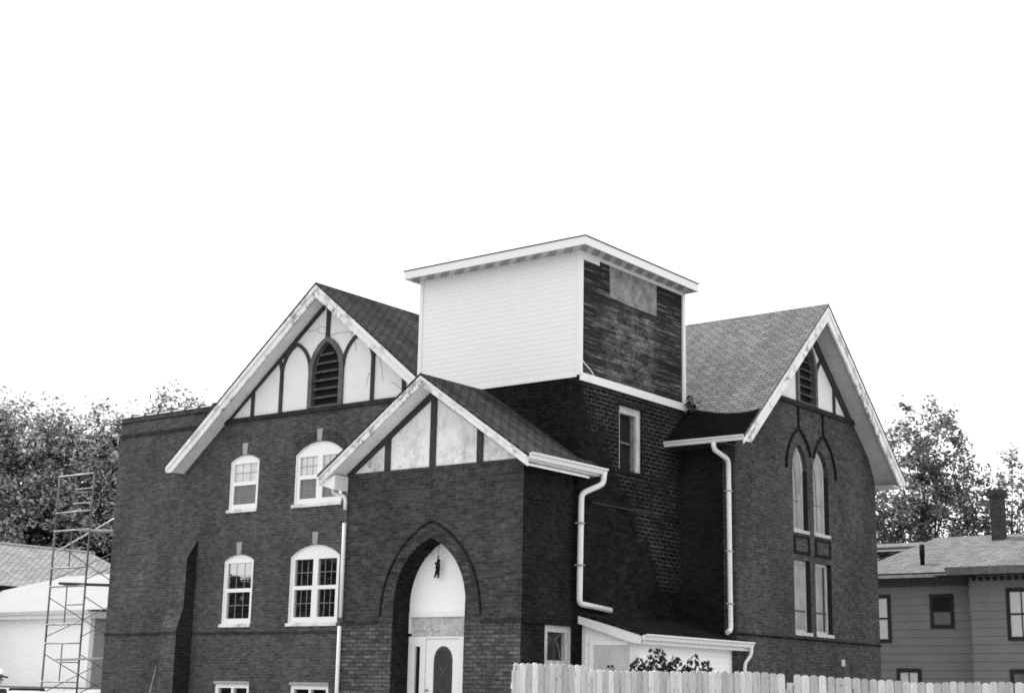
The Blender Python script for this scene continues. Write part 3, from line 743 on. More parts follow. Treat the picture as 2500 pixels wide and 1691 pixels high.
# ================================================================== LEAN-TO
lt = thing('lean_to', 'low white clapboard lean-to with a grey door, built against the foot of the tower', 'annex', (-18.1, 29, 0))
XA = -17.47
clapwall('X', 27.0, XT + .0, XA, -.1, 2.68, .13, .010, -1).build('wall', 'annex', lt)
MB().add([(XT, 26.99, 2.68), (XA, 26.99, 2.68), (XA, 26.99, 2.72), (XT, 26.99, 3.12)], [(0, 1, 2, 3)]).build('gable_end', 'annex', lt, fixn=False)
clapwall('Y', XA, 27.0, 31.35, -.1, 2.72, .13, .010, 1).build('wall', 'wall_white', lt)
cpst = MB(); cpst.box(XA - .12, XA + .03, 26.965, 27.1, -.1, 2.7); cpst.build('corner_post', 'vinyl', lt); cpst = MB(); cpst.box(XT - .0, XT + .08, 26.97, 27.0, -.1, 3.05); cpst.build('corner_post', 'vinyl', lt)
FL = FY(26.99)
dd = MB().prism(FL, rect(-18.51, -17.6, .1, 2.64), .0, .015).build('door', 'annex_door', lt)
df = MB(); df.prism(FL, rect(-18.6, -18.51, .1, 2.73), .0, .03); df.prism(FL, rect(-18.51, -17.6, 2.64, 2.73), .0, .03); df.build('door_frame', 'annex', dd)
m = MB(); m.prism(FY(27.0), [(XT - .02, 3.34), (-17.18, 2.88), (-17.18, 2.82), (XT - .02, 3.28)], -4.4, .2); m.build('roof', 'shingle_dark', lt)
m = MB(); m.prism(FY(27.0), [(-18.9, 3.275), (-17.2, 2.845), (-17.2, 2.66), (-17.5, 2.70), (-18.87, 3.11)], .15, .19); m.build('bargeboard', 'gutter', lt)
m = MB(); m.box(-17.26, -17.2, 26.82, 31.4, 2.66, 2.8); m.build('fascia', 'gutter', lt)
m = MB(); m.box(XA, -17.26, 26.85, 31.3, 2.66, 2.68); m.build('soffit', 'soffit', lt)
gutter('gutter', 'Y', -17.19, 26.82, 31.45, 2.86, 1, lt, h=.12, w=.12)
pipe('downpipe', [(-17.13, 31.36, 2.78), (-17.13, 31.36, 2.58), (-17.22, 31.2, 2.38), (-17.22, 31.2, .1)], .085, .08, lt)

# ================================================================== NEIGHBOUR HOUSE (right)
nb = thing('clapboard_house', 'dark grey two-storey clapboard house with pale hipped roofs and a brick chimney, behind the fence', 'house', (-18, 52, 0))
NL, NR = 50.7, 49.9
def wideclap(F, a0, a1, z0, z1, e=.275):
    m = MB(); z = z0
    while z < z1:
        t_ = min(z + e, z1)
        m.add([F(a0, z, .022), F(a1, z, .022), F(a1, t_, .003), F(a0, t_, .003), F(a0, z, 0), F(a1, z, 0)], [(0, 1, 2, 3), (4, 5, 1, 0)])
        z = t_
    m.prism(F, rect(a0, a1, z0, z1), -.15, -.0)
    return m
FNL, FNR = FY(NL), FY(NR)
wideclap(FNL, -23.4, -18.9, .2, 5.75).build('wall', 'clap', nb)
wideclap(FNR, -18.98, -11.0, .2, 5.72).build('wall', 'clap', nb)
MB().box(-19.0, -18.975, NR - .03, NL, .2, 5.6).build('corner_board', 'timber_grey', nb)
MB().box(-23.4, -23.2, NL, 58, .2, 5.7).build('side_wall', 'clap', nb)
MB().box(-23.4, -18.8, NL - .02, NL + .0, 5.5, 5.75).build('eave_shade', 'eave_shade', nb)  # dark band standing in for the shadow under the eaves
def nwindow(F, a0, a1, z0, z1, top, bot, div=True, split=True):
    w = MB().prism(F, rect(a0, a1, z0, z1), -.02, .05, [rect(a0 + .12, a1 - .12, z0 + .12, z1 - .13)]).build('window', 'clap_trim_and_shade', nb)
    zm = (z0 + z1) / 2
    MB().prism(F, rect(a0 + .11, a1 - .11, zm, z1 - .12), -.01, .024).build('pane', top, w)
    MB().prism(F, rect(a0 + .11, a1 - .11, z0 + .11, zm), -.01, .0245).build('pane', bot, w)
    s_ = MB(); s_.prism(F, rect(a0 + .12, a1 - .12, zm - .03, zm + .03), .024, .04)
    if split: s_.prism(F, rect((a0 + a1) / 2 - .02, (a0 + a1) / 2 + .02, z0 + .12, z1 - .13), .024, .038)
    s_.build('sash', 'clap_trim_and_shade', w)
nwindow(FNL, -22.95, -22.15, 3.6, 5.26, 'curtain', 'curtain', split=False)
nwindow(FNL, -20.71, -19.86, 4.07, 5.23, 'black', 'glass_screen', split=False)
nwindow(FNL, -22.0, -21.12, 1.3, 2.72, 'curtain', 'curtain')
nwindow(FNR, -17.75, -16.75, 3.62, 5.32, 'curtain', 'curtain')
nwindow(FNR, -17.75, -16.75, 1.2, 2.7, 'glass_screen', 'glass_dark')
# roofs: eaves at z 5.9
def roofpoly(name, polys, mat, th=.07):
    m = MB()
    for P in polys:
        n = len(P); m.add([(x, y, z) for x, y, z in P] + [(x, y, z - th) for x, y, z in P], [tuple(range(n)), tuple(range(2 * n - 1, n - 1, -1))] + [(i, n + i, n + (i + 1) % n, (i + 1) % n) for i in range(n)])
    return m.build(name, mat, nb)
ez = 5.9; ny = NL - .5
roofpoly('roof', [[(-23.8, ny, ez), (-17.5, ny, ez), (-17.5, ny + 4.3, ez + 1.69), (-21.9, ny + 4.3, ez + 1.69)],
                  [(-21.9, ny + 4.3, ez + 1.69), (-17.5, ny + 4.3, ez + 1.69), (-17.5, ny + 8.6, ez), (-23.8, ny + 8.6, ez)],
                  [(-23.8, ny, ez), (-21.9, ny + 4.3, ez + 1.69), (-23.8, ny + 8.6, ez)]], 'shingle_pale')
rx = NR - .55
roofpoly('roof', [[(-19.6, rx, ez + .13), (-10.0, rx, ez + .13), (-13.5, rx + 4.6, ez + 2.0), (-15.6, rx + 4.6, ez + 2.0)],
                  [(-19.6, rx, ez + .13), (-15.6, rx + 4.6, ez + 2.0), (-19.6, rx + 9.2, ez + .13)]], 'shingle_pale')
fb = MB(); fb.box(-23.8, -19.45, ny - .03, ny, ez - .12, ez - .01); fb.build('gutter', 'sheet', nb)
fb = MB(); fb.box(-23.8, -19.5, ny - .02, ny + .02, ez - .008, ez + .04); fb.build('roof_edge', 'felt_and_shadow', nb)
fb = MB(); fb.add([(-19.62, rx - .02, ez + .07), (-10, rx - .02, ez + .07), (-10, rx - .02, ez - .14), (-19.5, rx - .02, ez - .14), (-19.62, rx + .02, ez + .07), (-10, rx + .02, ez + .07), (-10, rx + .02, ez - .14), (-19.5, rx + .02, ez - .14)],
                   [(0, 1, 2, 3), (7, 6, 5, 4), (0, 3, 7, 4), (3, 2, 6, 7), (0, 4, 5, 1)]); fb.build('fascia', 'timber_grey', nb)
fb = MB(); fb.box(-20.0, -10, rx + .02, NR, ez - .16, ez - .13); fb.box(-23.8, -18.9, ny, NL, ez - .14, ez - .12); fb.build('soffit', 'clap_trim_and_shade', nb)
dn_ = MB(); x = -18.85
while x < -14: dn_.box(x, x + .1, NR - .12, NR - .03, 5.58, 5.72); x += .24
dn_.build('dentils', 'clap_trim_and_shade', nb)
MB().prism(lambda a, z, d: (d, a, z), [(NL - .02, 5.75), (NL - .55, 5.75), (NL - .5, 5.6), (NL - .12, 5.4), (NL - .02, 4.95)], -19.25, -19.12).build('eave_bracket', 'clap_trim_and_shade', nb)
ch = MB(); chx, chy = -19.35, 54.0
ch.box(chx - .21, chx + .21, chy - .2, chy + .2, 6.9, 8.85); ch.box(chx - .24, chx + .24, chy - .23, chy + .23, 8.85, 8.92); ch.box(chx - .28, chx + .28, chy - .27, chy + .27, 8.92, 9.15)
chimney = ch.build('chimney', 'chimney', nb)
MB().tube([(-21.15, 51.25, 6.2), (-21.15, 51.25, 6.6), (-21.15, 51.25, 6.61), (-21.15, 51.25, 7.02)], [.085, .085, .1, .1], 8).build('vent_pipe', 'black', nb)
# pale flat roof seen past the house
sh = thing('carport', 'pale low flat roof showing between the wing wall and the clapboard house roof', 'carport', (-25, 60, 0))
MB().box(-27.5, -21.0, 59.0, 59.1, 7.80, 7.93).build('fascia', 'concrete', sh)
MB().box(-27.5, -22.0, 58.95, 59.0, 7.62, 7.67).build('rail', 'concrete', sh)
MB().box(-27.5, -21.0, 59.1, 61, 7.8, 7.88).build('roof', 'shingle_pale', sh)
for x in (-27.2, -21.4): MB().box(x, x + .15, 59.3, 59.45, .2, 7.8).build('post', 'concrete', sh)

# ================================================================== HOUSES ON THE LEFT
wh = thing('white_house', 'low white house with a pale hipped roof behind the scaffolding', 'house', (-52, 40, 0))
def G(x, y):          # ground height
    def ss(a, b, v): t = max(0, min(1, (v - a) / (b - a))); return t * t * (3 - 2 * t)
    return 1.5 * ss(30, 34.5, y) * ss(-37.5, -41.5, x)
hx = -47.55; hy = 36.0
MB().box(-62, hx, hy, hy + .2, 1.0, 4.12).build('wall', 'wall_white', wh)
clapwall('Y', hx, hy + .2, 50, 1.0, 4.1, .2, .006, 1).build('side_wall', 'wall_side_shade', wh)
MB().box(-62, hx + .35, hy - .35, hy - .30, 4.05, 4.32).build('fascia', 'vinyl', wh)
gutter('gutter', 'X', hy - .36, -62, hx + .35, 4.33, -1, wh, h=.12)
MB().box(hx + .33, hx + .37, hy - .3, 50, 4.05, 4.3).build('fascia', 'vinyl', wh)
MB().box(-62, hx + .33, hy - .3, hy, 4.05, 4.08).build('soffit', 'soffit', wh)
m = MB(); e0 = hy - .4; tz = 5.96; ty = 38.7
m.add([(-60.5, e0, 4.34), (hx + .4, e0, 4.34), (hx - 2.0, ty, tz), (-53.0, ty, tz), (-60.5, 48, 4.34), (hx + .4, 48, 4.34), (hx - 2.0, 45, tz), (-53, 45, tz)],
      [(0, 1, 2, 3), (1, 5, 6, 2), (3, 7, 4, 0), (3, 2, 6, 7), (7, 6, 5, 4)])
# right-hand part of the roof runs on to the right as a gable
m.add([(hx - 2.2, e0, 4.345), (-40, e0 + .02, 4.345), (-40, ty, tz + .02), (hx - 2.2, ty, tz + .02)], [(0, 1, 2, 3)])
m.build('roof', 'roof_white', wh)
MB().box(-46.2, -46.0, hy + .6, hy + .75, 3.9, 4.25).build('porch_lamp', 'timber', wh)
gh = thing('shingled_house', 'house with a grey shingled roof rising behind the low white house', 'house', (-63, 44, 0))
m = MB(); X0 = -60
m.add([(X0, 30, 7.75), (X0, 45.1, 7.75), (X0 + 4.2, 46.9, 5.6), (X0 + 4.2, 30, 5.6), (X0 - 5, 30, 5.2), (X0 - 5, 45.1, 5.2)], [(0, 1, 2, 3), (0, 4, 5, 1)])
m.build('roof', 'shingle_grey', gh)
m = MB(); m.bar((X0, 30, 7.78), (X0, 45.1, 7.78), .12, .07); m.build('ridge_cap', 'concrete', gh)
MB().bar((X0 - .1, 30, 7.67), (X0 - .1, 45.2, 7.67), .3, .12).build('ridge_shadow', 'felt_and_shadow', gh)
MB().box(X0 - 4, X0 + 3.6, 30, 45.0, 0, 5.5).build('wall', 'timber', gh)

t = thing('soil_heap', 'dark heap of earth and rubble banked against the left corner of the brick wall', 'soil heap', (-38.4, 30.2, 0))
bmn = bmesh.new(); bmesh.ops.create_grid(bmn, x_segments=28, y_segments=28, size=1); rh = random.Random(4)
for v in bmn.verts:
    x_, y_ = v.co.x * 1.9, v.co.y * 1.6; v.co = Vector((-38.3 + x_, 30.6 + y_, max(0, 1 - (v.co.x - .5) ** 2 * .75 - v.co.y ** 2) * 1.62 + rh.uniform(-.04, .04) - .03))
m = MB(); m.add([v.co for v in bmn.verts], [[v.index for v in f.verts] for f in bmn.faces], False); bmn.free(); m.build('mound', 'soil', t, fixn=False)
t = thing('low_wall', 'low grey garden wall at the foot of the white house', 'wall', (-52, 35.4, 0))
MB().box(-60, -46.6, 35.35, 35.5, .9, 1.50).build('wall', 'low_wall', t)
MB().box(-60, -46.58, 35.33, 35.52, 1.50, 1.53).build('coping', 'concrete', t)

# ================================================================== SCAFFOLD
sc = thing('scaffold_tower', 'tall steel scaffold tower of stacked frames and cross braces beside the brick wall', 'scaffolding', (-39.05, 29.6, 0))
sy = 28.6; LX, RX = -39.9, -38.17; H = 1.70
def sframe(y, z1, last=False):
    m = MB(); z0 = z1 - H + .02
    m.tube([(LX, y, z0), (LX, y, z1)], .03, 8); m.tube([(RX, y, z0), (RX, y, z1)], .03, 8)
    mx = (LX + RX) / 2 - .02
    m.tube([(mx, y, z1), (mx, y, z1 - 1.13)], .02, 6); m.tube([(LX, y, z1), (RX, y, z1)], .024, 6); m.tube([(LX, y, z1 - 1.14), (RX, y, z1 - 1.14)], .022, 6)
    m.tube([(mx, y, z1 - .56), (RX, y, z1 - .56)], .018, 6)
    return m
for y in (sy, sy + 2.6):
    z = 7.92
    for i in range(5):
        sframe(y, z).build('frame', 'steel', sc)
        MB().tube([(LX, y - .03, z + .015), (RX, y - .03, z + .015)], .018, 6).build('rung', 'steel_bright', sc); MB().tube([(LX, y - .03, z - 1.125), (RX, y - .03, z - 1.125)], .014, 6).build('rung', 'steel_bright', sc)
        if i == 0: MB().tube([((LX + RX) / 2, y - .03, z - .44), (RX, y - .03, z - .44)], .014, 6).build('rung', 'steel_bright', sc); MB().tube([((LX + RX) / 2, y - .03, z - .88), (RX, y - .03, z - .88)], .014, 6).build('rung', 'steel_bright', sc)
        z -= H
for X in (LX, RX):
    z = 7.92 - H
    for i in range(4):
        a, b = z - .32, z - 1.5
        MB().tube([(X, sy, a), (X, sy + 2.6, b)], .014, 6).build('cross_brace', 'steel', sc)
        MB().tube([(X, sy, b), (X, sy + 2.6, a)], .014, 6).build('cross_brace', 'steel', sc)
        z -= H
MB().tube([(LX, sy, 5.55), (RX + .8, sy + 1.4, 7.2)], .022, 6).build('cross_brace', 'steel_bright', sc)
pl = thing('scaffold_plank', 'pale wide plank laid on the scaffold near its top', 'plank', (-38, 29.4, 6.2))
MB().bar((-38.75, sy + .1, 6.22), (-36.98, sy + .5, 6.14), .5, .06).build('board', 'plank', pl)
pl = thing('scaffold_plank', 'dark plank laid across the middle of the scaffold', 'plank', (-38, 28.9, 4.5))
MB().bar((-39.2, sy - .1, 4.6), (-36.98, sy + .5, 4.52), .3, .07).build('board', 'plank_dark', pl)
pl = thing('scaffold_plank', 'narrow pale plank on the lowest scaffold level', 'plank', (-38, 28.9, 2.3))
MB().bar((-39.0, sy - .1, 2.33), (-37.0, sy + .3, 2.40), .3, .05).build('board', 'plank', pl)

# ================================================================== FENCE
cam0 = Vector((0, 0, 1.6))
def fence(name, label, pts, group='board fence in front of the church'):
    """pts: list of (x, y, ztop)"""
    a, b = pts[0], pts[-1]
    t = thing(name, label, 'fence', (a[0], a[1], 0), group)
    m = MB(); rl = MB()
    for (x0, y0, z0), (x1, y1, z1) in zip(pts[:-1], pts[1:]):
        L = math.hypot(x1 - x0, y1 - y0); ux, uy = (x1 - x0) / L, (y1 - y0) / L; s_ = .0
        while s_ < L - .05:
            w = random.uniform(.128, .146); zt = z0 + (z1 - z0) * s_ / L + random.uniform(-.012, .012); tl = random.uniform(-.004, .004)
            off = random.uniform(-.006, .006)
            def F(a_, z_, d_): 
                q = s_ + a_ + tl * (z_ - 1)
                return (x0 + ux * q - -uy * (d_ + off), y0 + uy * q - ux * (d_ + off), z_)
            r = .035
            top = [(w, zt - r), (w - .02, zt - .012), (w - .045, zt), (.045, zt), (.02, zt - .012), (0, zt - r)]
            m.prism(F, [(0, .05), (w, .05)] + top, 0, .018)
            s_ += w + random.choice((.012, .014, .022, .010))
        def Fr(a_, z_, d_): return (x0 + ux * a_ + uy * d_, y0 + uy * a_ - ux * d_, z_)
        for zr in (.4, 1.1, 1.72): rl.prism(Fr, rect(0, L, zr - .045, zr + .045), -.045, -.004)
    m.build('board_panel', 'picket', t); rl.build('rail', 'picket', t)
    for x0, y0, z0 in pts: MB().box(x0 - .05, x0 + .05, y0 + .03, y0 + .13, -.1, min(p[2] for p in pts) - .12).build('post', 'picket', t)
    return t
fence('board_fence', 'short end section of pale dog-eared board fence beside the porch window', [(-14.28, 18.66, 2.07), (-14.18, 20.40, 2.08)])
fence('board_fence', 'pale weathered board fence in front of the white lean-to and its shrub', [(-14.14, 20.50, 2.01), (-13.94, 22.43, 2.03), (-13.4, 24.27, 2.07), (-12.83, 24.83, 2.03)])
fence('board_fence', 'pale board fence in front of the tall right wing and its paired windows', [(-12.76, 24.90, 2.035), (-11.3, 26.18, 1.96)])
fence('board_fence', 'pale board fence in front of the grey clapboard house', [(-11.27, 26.19, 1.945), (-8.3, 25.87, 1.96)])

# ================================================================== VEGETATION
def leaf_quad(m, p, s_, rnd):
    a = Vector((rnd.gauss(0, 1), rnd.gauss(0, 1), rnd.gauss(0, .6))).normalized()
    b = a.cross(Vector((rnd.gauss(0, 1), rnd.gauss(0, 1), rnd.gauss(0, 1)))).normalized()
    L = s_ * rnd.uniform(.7, 1.3); W = L * rnd.uniform(.42, .65)
    n = a.cross(b) * W * .18
    o = len(m.v)
    m.v += [tuple(p - a * L / 2), tuple(p + b * W / 2 + n), tuple(p + a * L / 2), tuple(p - b * W / 2 + n)]
    m.f.append([o, o + 1, o + 2, o + 3]); m.sm.append(False)
def tree(label, base, height, crowns, n, leaf, seed, mat='leaf', trunk=.3, per=22, spread=.55, dark=0, cat='tree', group=None, name='tree', limbs=26, name_leaf='crown'):
    rnd = random.Random(seed); base = Vector(base)
    t = thing(name, label, cat, base, group)
    tot = sum(c[3] * c[4] * c[5] for c in crowns); cl = []
    for cx, cy, cz, rx_, ry_, rz_ in crowns:
        k = max(3, int(n / per * rx_ * ry_ * rz_ / tot))
        for i in range(k):
            d = Vector((rnd.gauss(0, 1), rnd.gauss(0, 1), rnd.gauss(0, 1))).normalized() * (rnd.random() ** .42)
            w = 1 + .18 * math.sin(5 * d.x + 3 * d.z + seed) + rnd.uniform(-.08, .16)
            cl.append(Vector((cx + d.x * rx_ * w, cy + d.y * ry_ * w, cz + d.z * rz_ * w)))
    m = MB()
    for c in cl:
        sp = spread * rnd.uniform(.5, 1.2); ax = Vector((rnd.gauss(0, 1), rnd.gauss(0, 1), rnd.gauss(.5, .8))).normalized()
        for i in range(per):
            leaf_quad(m, c + ax * rnd.gauss(0, sp * .8) + Vector((rnd.gauss(0, sp * .42), rnd.gauss(0, sp * .42), rnd.gauss(0, sp * .36))), leaf, rnd)
    m.build('crown', mat, t, fixn=False)
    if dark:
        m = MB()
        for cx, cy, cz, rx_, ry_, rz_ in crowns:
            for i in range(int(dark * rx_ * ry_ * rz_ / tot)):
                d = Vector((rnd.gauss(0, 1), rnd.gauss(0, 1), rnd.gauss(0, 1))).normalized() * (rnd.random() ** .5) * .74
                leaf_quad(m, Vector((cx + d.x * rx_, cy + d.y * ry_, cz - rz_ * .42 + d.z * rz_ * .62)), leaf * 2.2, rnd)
        m.build('shade_foliage', 'leaf_dark', t, fixn=False)  # near-black leaves that put the shade of the lower crown into colour
    tb = MB(); top = base + Vector((rnd.uniform(-.3, .3), rnd.uniform(-.3, .3), height * .8))
    pts = [base.lerp(top, f) + Vector((rnd.gauss(0, .06), rnd.gauss(0, .06), 0)) * (f > 0) * height * .1 for f in (0, .15, .3, .45, .6, .75, 1)]
    tb.tube(pts, [trunk * (1 - .82 * f) for f in (0, .15, .3, .45, .6, .75, 1)], 8)
    for c in rnd.sample(cl, min(limbs, len(cl))):
        f = rnd.uniform(.3, .85) * min(1, max(.3, (c.z - base.z) / height)); f = min(f, .95)
        a = pts[int(f * 6)].lerp(pts[min(6, int(f * 6) + 1)], f * 6 % 1)
        mid = a.lerp(c, .5) + Vector((0, 0, -.08 * (c - a).length))
        r0 = trunk * (1 - .82 * f) * .5
        tb.tube([a, mid, c], [r0, r0 * .55, .012], 5, False)
    tb.build('trunk', 'bark', t)
    return t
g_ = 'trees behind the houses on the left'
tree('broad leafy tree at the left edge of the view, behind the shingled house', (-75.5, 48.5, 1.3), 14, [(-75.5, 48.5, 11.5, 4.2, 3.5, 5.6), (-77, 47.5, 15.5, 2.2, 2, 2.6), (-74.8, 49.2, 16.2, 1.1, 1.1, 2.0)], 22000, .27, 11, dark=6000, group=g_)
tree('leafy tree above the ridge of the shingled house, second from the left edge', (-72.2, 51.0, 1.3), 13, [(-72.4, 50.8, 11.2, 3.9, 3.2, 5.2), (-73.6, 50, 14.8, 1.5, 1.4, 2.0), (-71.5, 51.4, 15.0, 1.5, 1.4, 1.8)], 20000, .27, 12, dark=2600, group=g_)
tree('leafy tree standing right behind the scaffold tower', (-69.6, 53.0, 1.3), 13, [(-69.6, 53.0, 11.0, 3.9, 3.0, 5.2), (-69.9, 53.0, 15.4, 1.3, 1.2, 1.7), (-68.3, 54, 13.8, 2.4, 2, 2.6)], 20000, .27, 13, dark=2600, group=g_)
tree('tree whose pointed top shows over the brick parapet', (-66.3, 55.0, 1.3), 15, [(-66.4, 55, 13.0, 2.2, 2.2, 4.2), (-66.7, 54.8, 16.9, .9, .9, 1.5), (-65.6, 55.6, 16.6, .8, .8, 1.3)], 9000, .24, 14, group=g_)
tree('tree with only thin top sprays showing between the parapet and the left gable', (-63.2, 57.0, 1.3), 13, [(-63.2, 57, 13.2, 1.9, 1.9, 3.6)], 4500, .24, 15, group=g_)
g_ = 'trees behind the clapboard house on the right'
tree('tall airy tree between the right gable and the chimney', (-25.6, 62.4, .3), 15, [(-25.4, 62.4, 11.6, 2.0, 1.6, 2.5), (-25.8, 62.2, 9.4, 2.3, 1.8, 2.0), (-24.2, 63.2, 10.1, 1.7, 1.3, 1.9), (-26.1, 61.9, 13.4, .8, .7, .9), (-24.9, 62.8, 13.5, .7, .6, 1.0), (-24.1, 63.6, 8.3, 1.5, 1.3, 1.0), (-23.3, 64.0, 9.0, 1.1, 1.0, 1.2)], 12000, .2, 24, 'leaf_right', trunk=.2, per=30, spread=.36, limbs=30, group=g_)
tree('low bushy tree right behind the wing wall, left of the airy tree', (-27.4, 61.4, .3), 9, [(-27.6, 61.3, 9.0, 1.7, 1.6, 2.0), (-27.2, 61.6, 7.6, 1.8, 1.5, 1.6)], 5600, .2, 22, 'leaf_right', trunk=.14, per=28, spread=.36, limbs=16, group=g_)
tree('small thin tree behind the brick chimney', (-22.8, 64.6, .3), 12, [(-22.9, 64.6, 10.7, 1.1, 1.1, 1.3), (-21.8, 65.3, 9.2, 1.3, 1.1, 1.3), (-22.4, 65.0, 12.0, .6, .6, .6)], 2000, .19, 23, 'leaf_right', trunk=.12, per=14, spread=.35, limbs=26, group=g_)
tree('broad street tree across the road, seen mirrored in the lower front windows', (-61.0, -5.0, 0), 9, [(-61., -5, 5.2, 6.2, 4, 4.6), (-70.5, -4, 3.7, 5.5, 4, 3.3), (-64, -4.5, 2.6, 8, 3.5, 2.4)], 20000, 1.0, 31, 'leaf_dark', dark=16000)

# drooping leafy shrub behind the fence
def shrub(label, stems, seed):
    rnd = random.Random(seed); t = thing('shrub', label, 'shrub', stems[0][:2] + (0,))
    lf = MB(); stm = MB()
    for x, y, z in stems:
        b = Vector((x + rnd.uniform(-.1, .1), y + rnd.uniform(-.1, .1), 0)); top = Vector((x, y, z)); mid = b.lerp(top, .6) + Vector((rnd.uniform(-.06, .06), rnd.uniform(-.06, .06), .03))
        tip = top + Vector((rnd.uniform(-.08, .12), rnd.uniform(-.05, .1), -.06))
        stm.tube([b, mid, top, tip], [.009, .006, .004, .002], 5, False)
        for i in range(42):
            p = mid.lerp(top, rnd.uniform(.35, 1.05)) + Vector((rnd.gauss(0, .03), rnd.gauss(0, .03), 0)); L = rnd.uniform(.09, .15)
            d = Vector((rnd.gauss(0, .5), rnd.gauss(0, .5), -rnd.uniform(.3, 1.0))).normalized(); s_ = d.cross(Vector((rnd.gauss(0, 1), rnd.gauss(0, 1), .1))).normalized() * L * .27
            o = len(lf.v); lf.v += [tuple(p), tuple(p + d * L * .45 + s_), tuple(p + d * L), tuple(p + d * L * .45 - s_)]; lf.f.append([o, o + 1, o + 2, o + 3]); lf.sm.append(False)
    lf.build('leaves', 'leaf_shrub', t, fixn=False); stm.build('stems', 'twig' if 0 else 'leaf_shrub', t, fixn=False)
shst = [(-15.73, 23.47, 2.14), (-15.55, 23.6, 2.05), (-15.4, 23.7, 2.2), (-15.3, 23.76, 2.3), (-15.22, 23.8, 2.2), (-15.12, 23.86, 2.3), (-15.05, 23.9, 2.42), (-14.95, 24.0, 2.43), (-14.87, 24.05, 2.28), (-14.78, 24.1, 2.33), (-14.65, 24.2, 2.2), (-14.55, 24.3, 2.3), (-14.47, 24.4, 2.34), (-14.38, 24.5, 2.22), (-14.28, 24.55, 2.24), (-15.0, 24.1, 2.1), (-14.7, 24.2, 2.08), (-15.25, 23.9, 2.1), (-14.6, 24.2, 2.12), (-15.15, 23.95, 2.08)]
shrub('dark leafy shrub poking over the board fence in front of the lean-to', shst, 5)
rnd = random.Random(9)
t = thing('weed', 'small dark weed tuft at the rear foot of the tower siding', 'weed', (-18.62, 31.2, 8.35))
m = MB()
for i in range(70): leaf_quad(m, Vector((-18.62 + rnd.gauss(0, .07), 31.2 + rnd.gauss(0, .08), 8.5 + rnd.gauss(0, .13))), .12, rnd)
m.build('leaves', 'leaf_dark', t, fixn=False)
m = MB(); 
for i in range(4):
    p = Vector((-18.6, 31.2, 8.5)); pts = [p]
    for k in range(6): p = p + Vector((rnd.uniform(.02, .09), rnd.uniform(-.04, .04), rnd.uniform(-.02, .05))); pts.append(p)
    m.tube(pts, .006, 4)
m.build('stems', 'leaf_dark', t)
# dead vine tendrils on the left gable
t = thing('dead_vine', 'thin leafless vine straggling over the stucco of the left gable', 'vine', (-27, 28.4, 9.5))
m = MB()
def tendril(a, z, da, dz, n):
    pts = []
    for i in range(n):
        pts.append((a, 28.5 - .0 - .0 + .015, z)); a += da + rnd.uniform(-.07, .07); z += dz + rnd.uniform(-.06, .06)
        zr = 12.05 - .8 * abs(a + 28.4)
        if z > zr - .05: z = zr - .07
    m.tube(pts, .0045, 4)
for a in ((-26.2, 10.1, -.1, .09, 22), (-26.3, 9.5, -.05, .12, 12), (-26.9, 10.9, -.12, .03, 16), (-25.9, 9.8, -.11, .1, 14), (-27.3, 10.4, -.03, .12, 9), (-28.3, 11.2, -.12, -.02, 9), (-26.0, 9.4, .05, -.03, 8), (-26.6, 10.0, -.04, -.09, 7)): tendril(*a)
m.build('tendrils', 'twig', t)

# ================================================================== SMALL THINGS
def skin_mesh(name, nodes, edges, mat, parent=None, sub=2):
    """nodes: {key: (x,y,z,r)}; grown with a Skin modifier, then baked to plain mesh"""
    ks = list(nodes); me = bpy.data.meshes.new(name)
    me.from_pydata([nodes[k][:3] for k in ks], [(ks.index(a), ks.index(b)) for a, b in edges], [])
    o = bpy.data.objects.new(name, me); COL.objects.link(o)
    o.modifiers.new('skin', 'SKIN'); me.skin_vertices.new() if not me.skin_vertices else None
    for i, k in enumerate(ks): me.skin_vertices[0].data[i].radius = (nodes[k][3],) * 2 if len(nodes[k]) == 4 else nodes[k][3:5]
    me.skin_vertices[0].data[0].use_root = True
    o.modifiers.new('sub', 'SUBSURF').levels = sub; o.modifiers['sub'].render_levels = sub
    dg = bpy.context.evaluated_depsgraph_get(); dg.update()
    nm = bpy.data.meshes.new_from_object(o.evaluated_get(dg)); o.modifiers.clear(); o.data = nm; nm.name = name
    nm.materials.clear(); nm.materials.append(M[mat])
    for p in nm.polygons: p.use_smooth = True
    if parent:
        o.parent = parent
        if parent.type == 'EMPTY': o.location = -Vector(parent.location)
    return o

# small figure hanging by one arm in the porch arch
t = thing('hanging_figurine', 'small dark figurine hanging by one arm from a cord in the pointed doorway arch', 'figurine', (-21.53, 25.42, 4.2))
fx, fy, fz = -21.53, 25.36, 4.26
N = {'p': (fx - .01, fy, fz - .0, .034), 'c': (fx + .01, fy, fz + .09, .040), 'n': (fx + .02, fy, fz + .125, .02), 'h': (fx + .035, fy - .005, fz + .15, .030), 'h2': (fx + .037, fy - .005, fz + .175, .024),
     's1': (fx + .0, fy, fz + .12, .018), 'e1': (fx - .002, fy, fz + .19, .014), 'w1': (fx + .003, fy, fz + .26, .011),
     's2': (fx - .03, fy, fz + .10, .018), 'e2': (fx - .07, fy - .01, fz + .06, .015), 'w2': (fx - .055, fy - .02, fz + .12, .011),
     'l1': (fx - .035, fy, fz - .09, .024), 'k1': (fx - .05, fy, fz - .13, .021), 'a1': (fx - .075, fy, fz - .21, .017), 't1': (fx - .095, fy - .02, fz - .22, .012),
     'l2': (fx + .015, fy, fz - .09, .024), 'k2': (fx + .018, fy, fz - .13, .021), 'a2': (fx + .02, fy, fz - .22, .017), 't2': (fx - .0, fy - .03, fz - .235, .012)}
N = {k: (v[0], v[1], v[2], v[3] * 1.35) for k, v in N.items()}
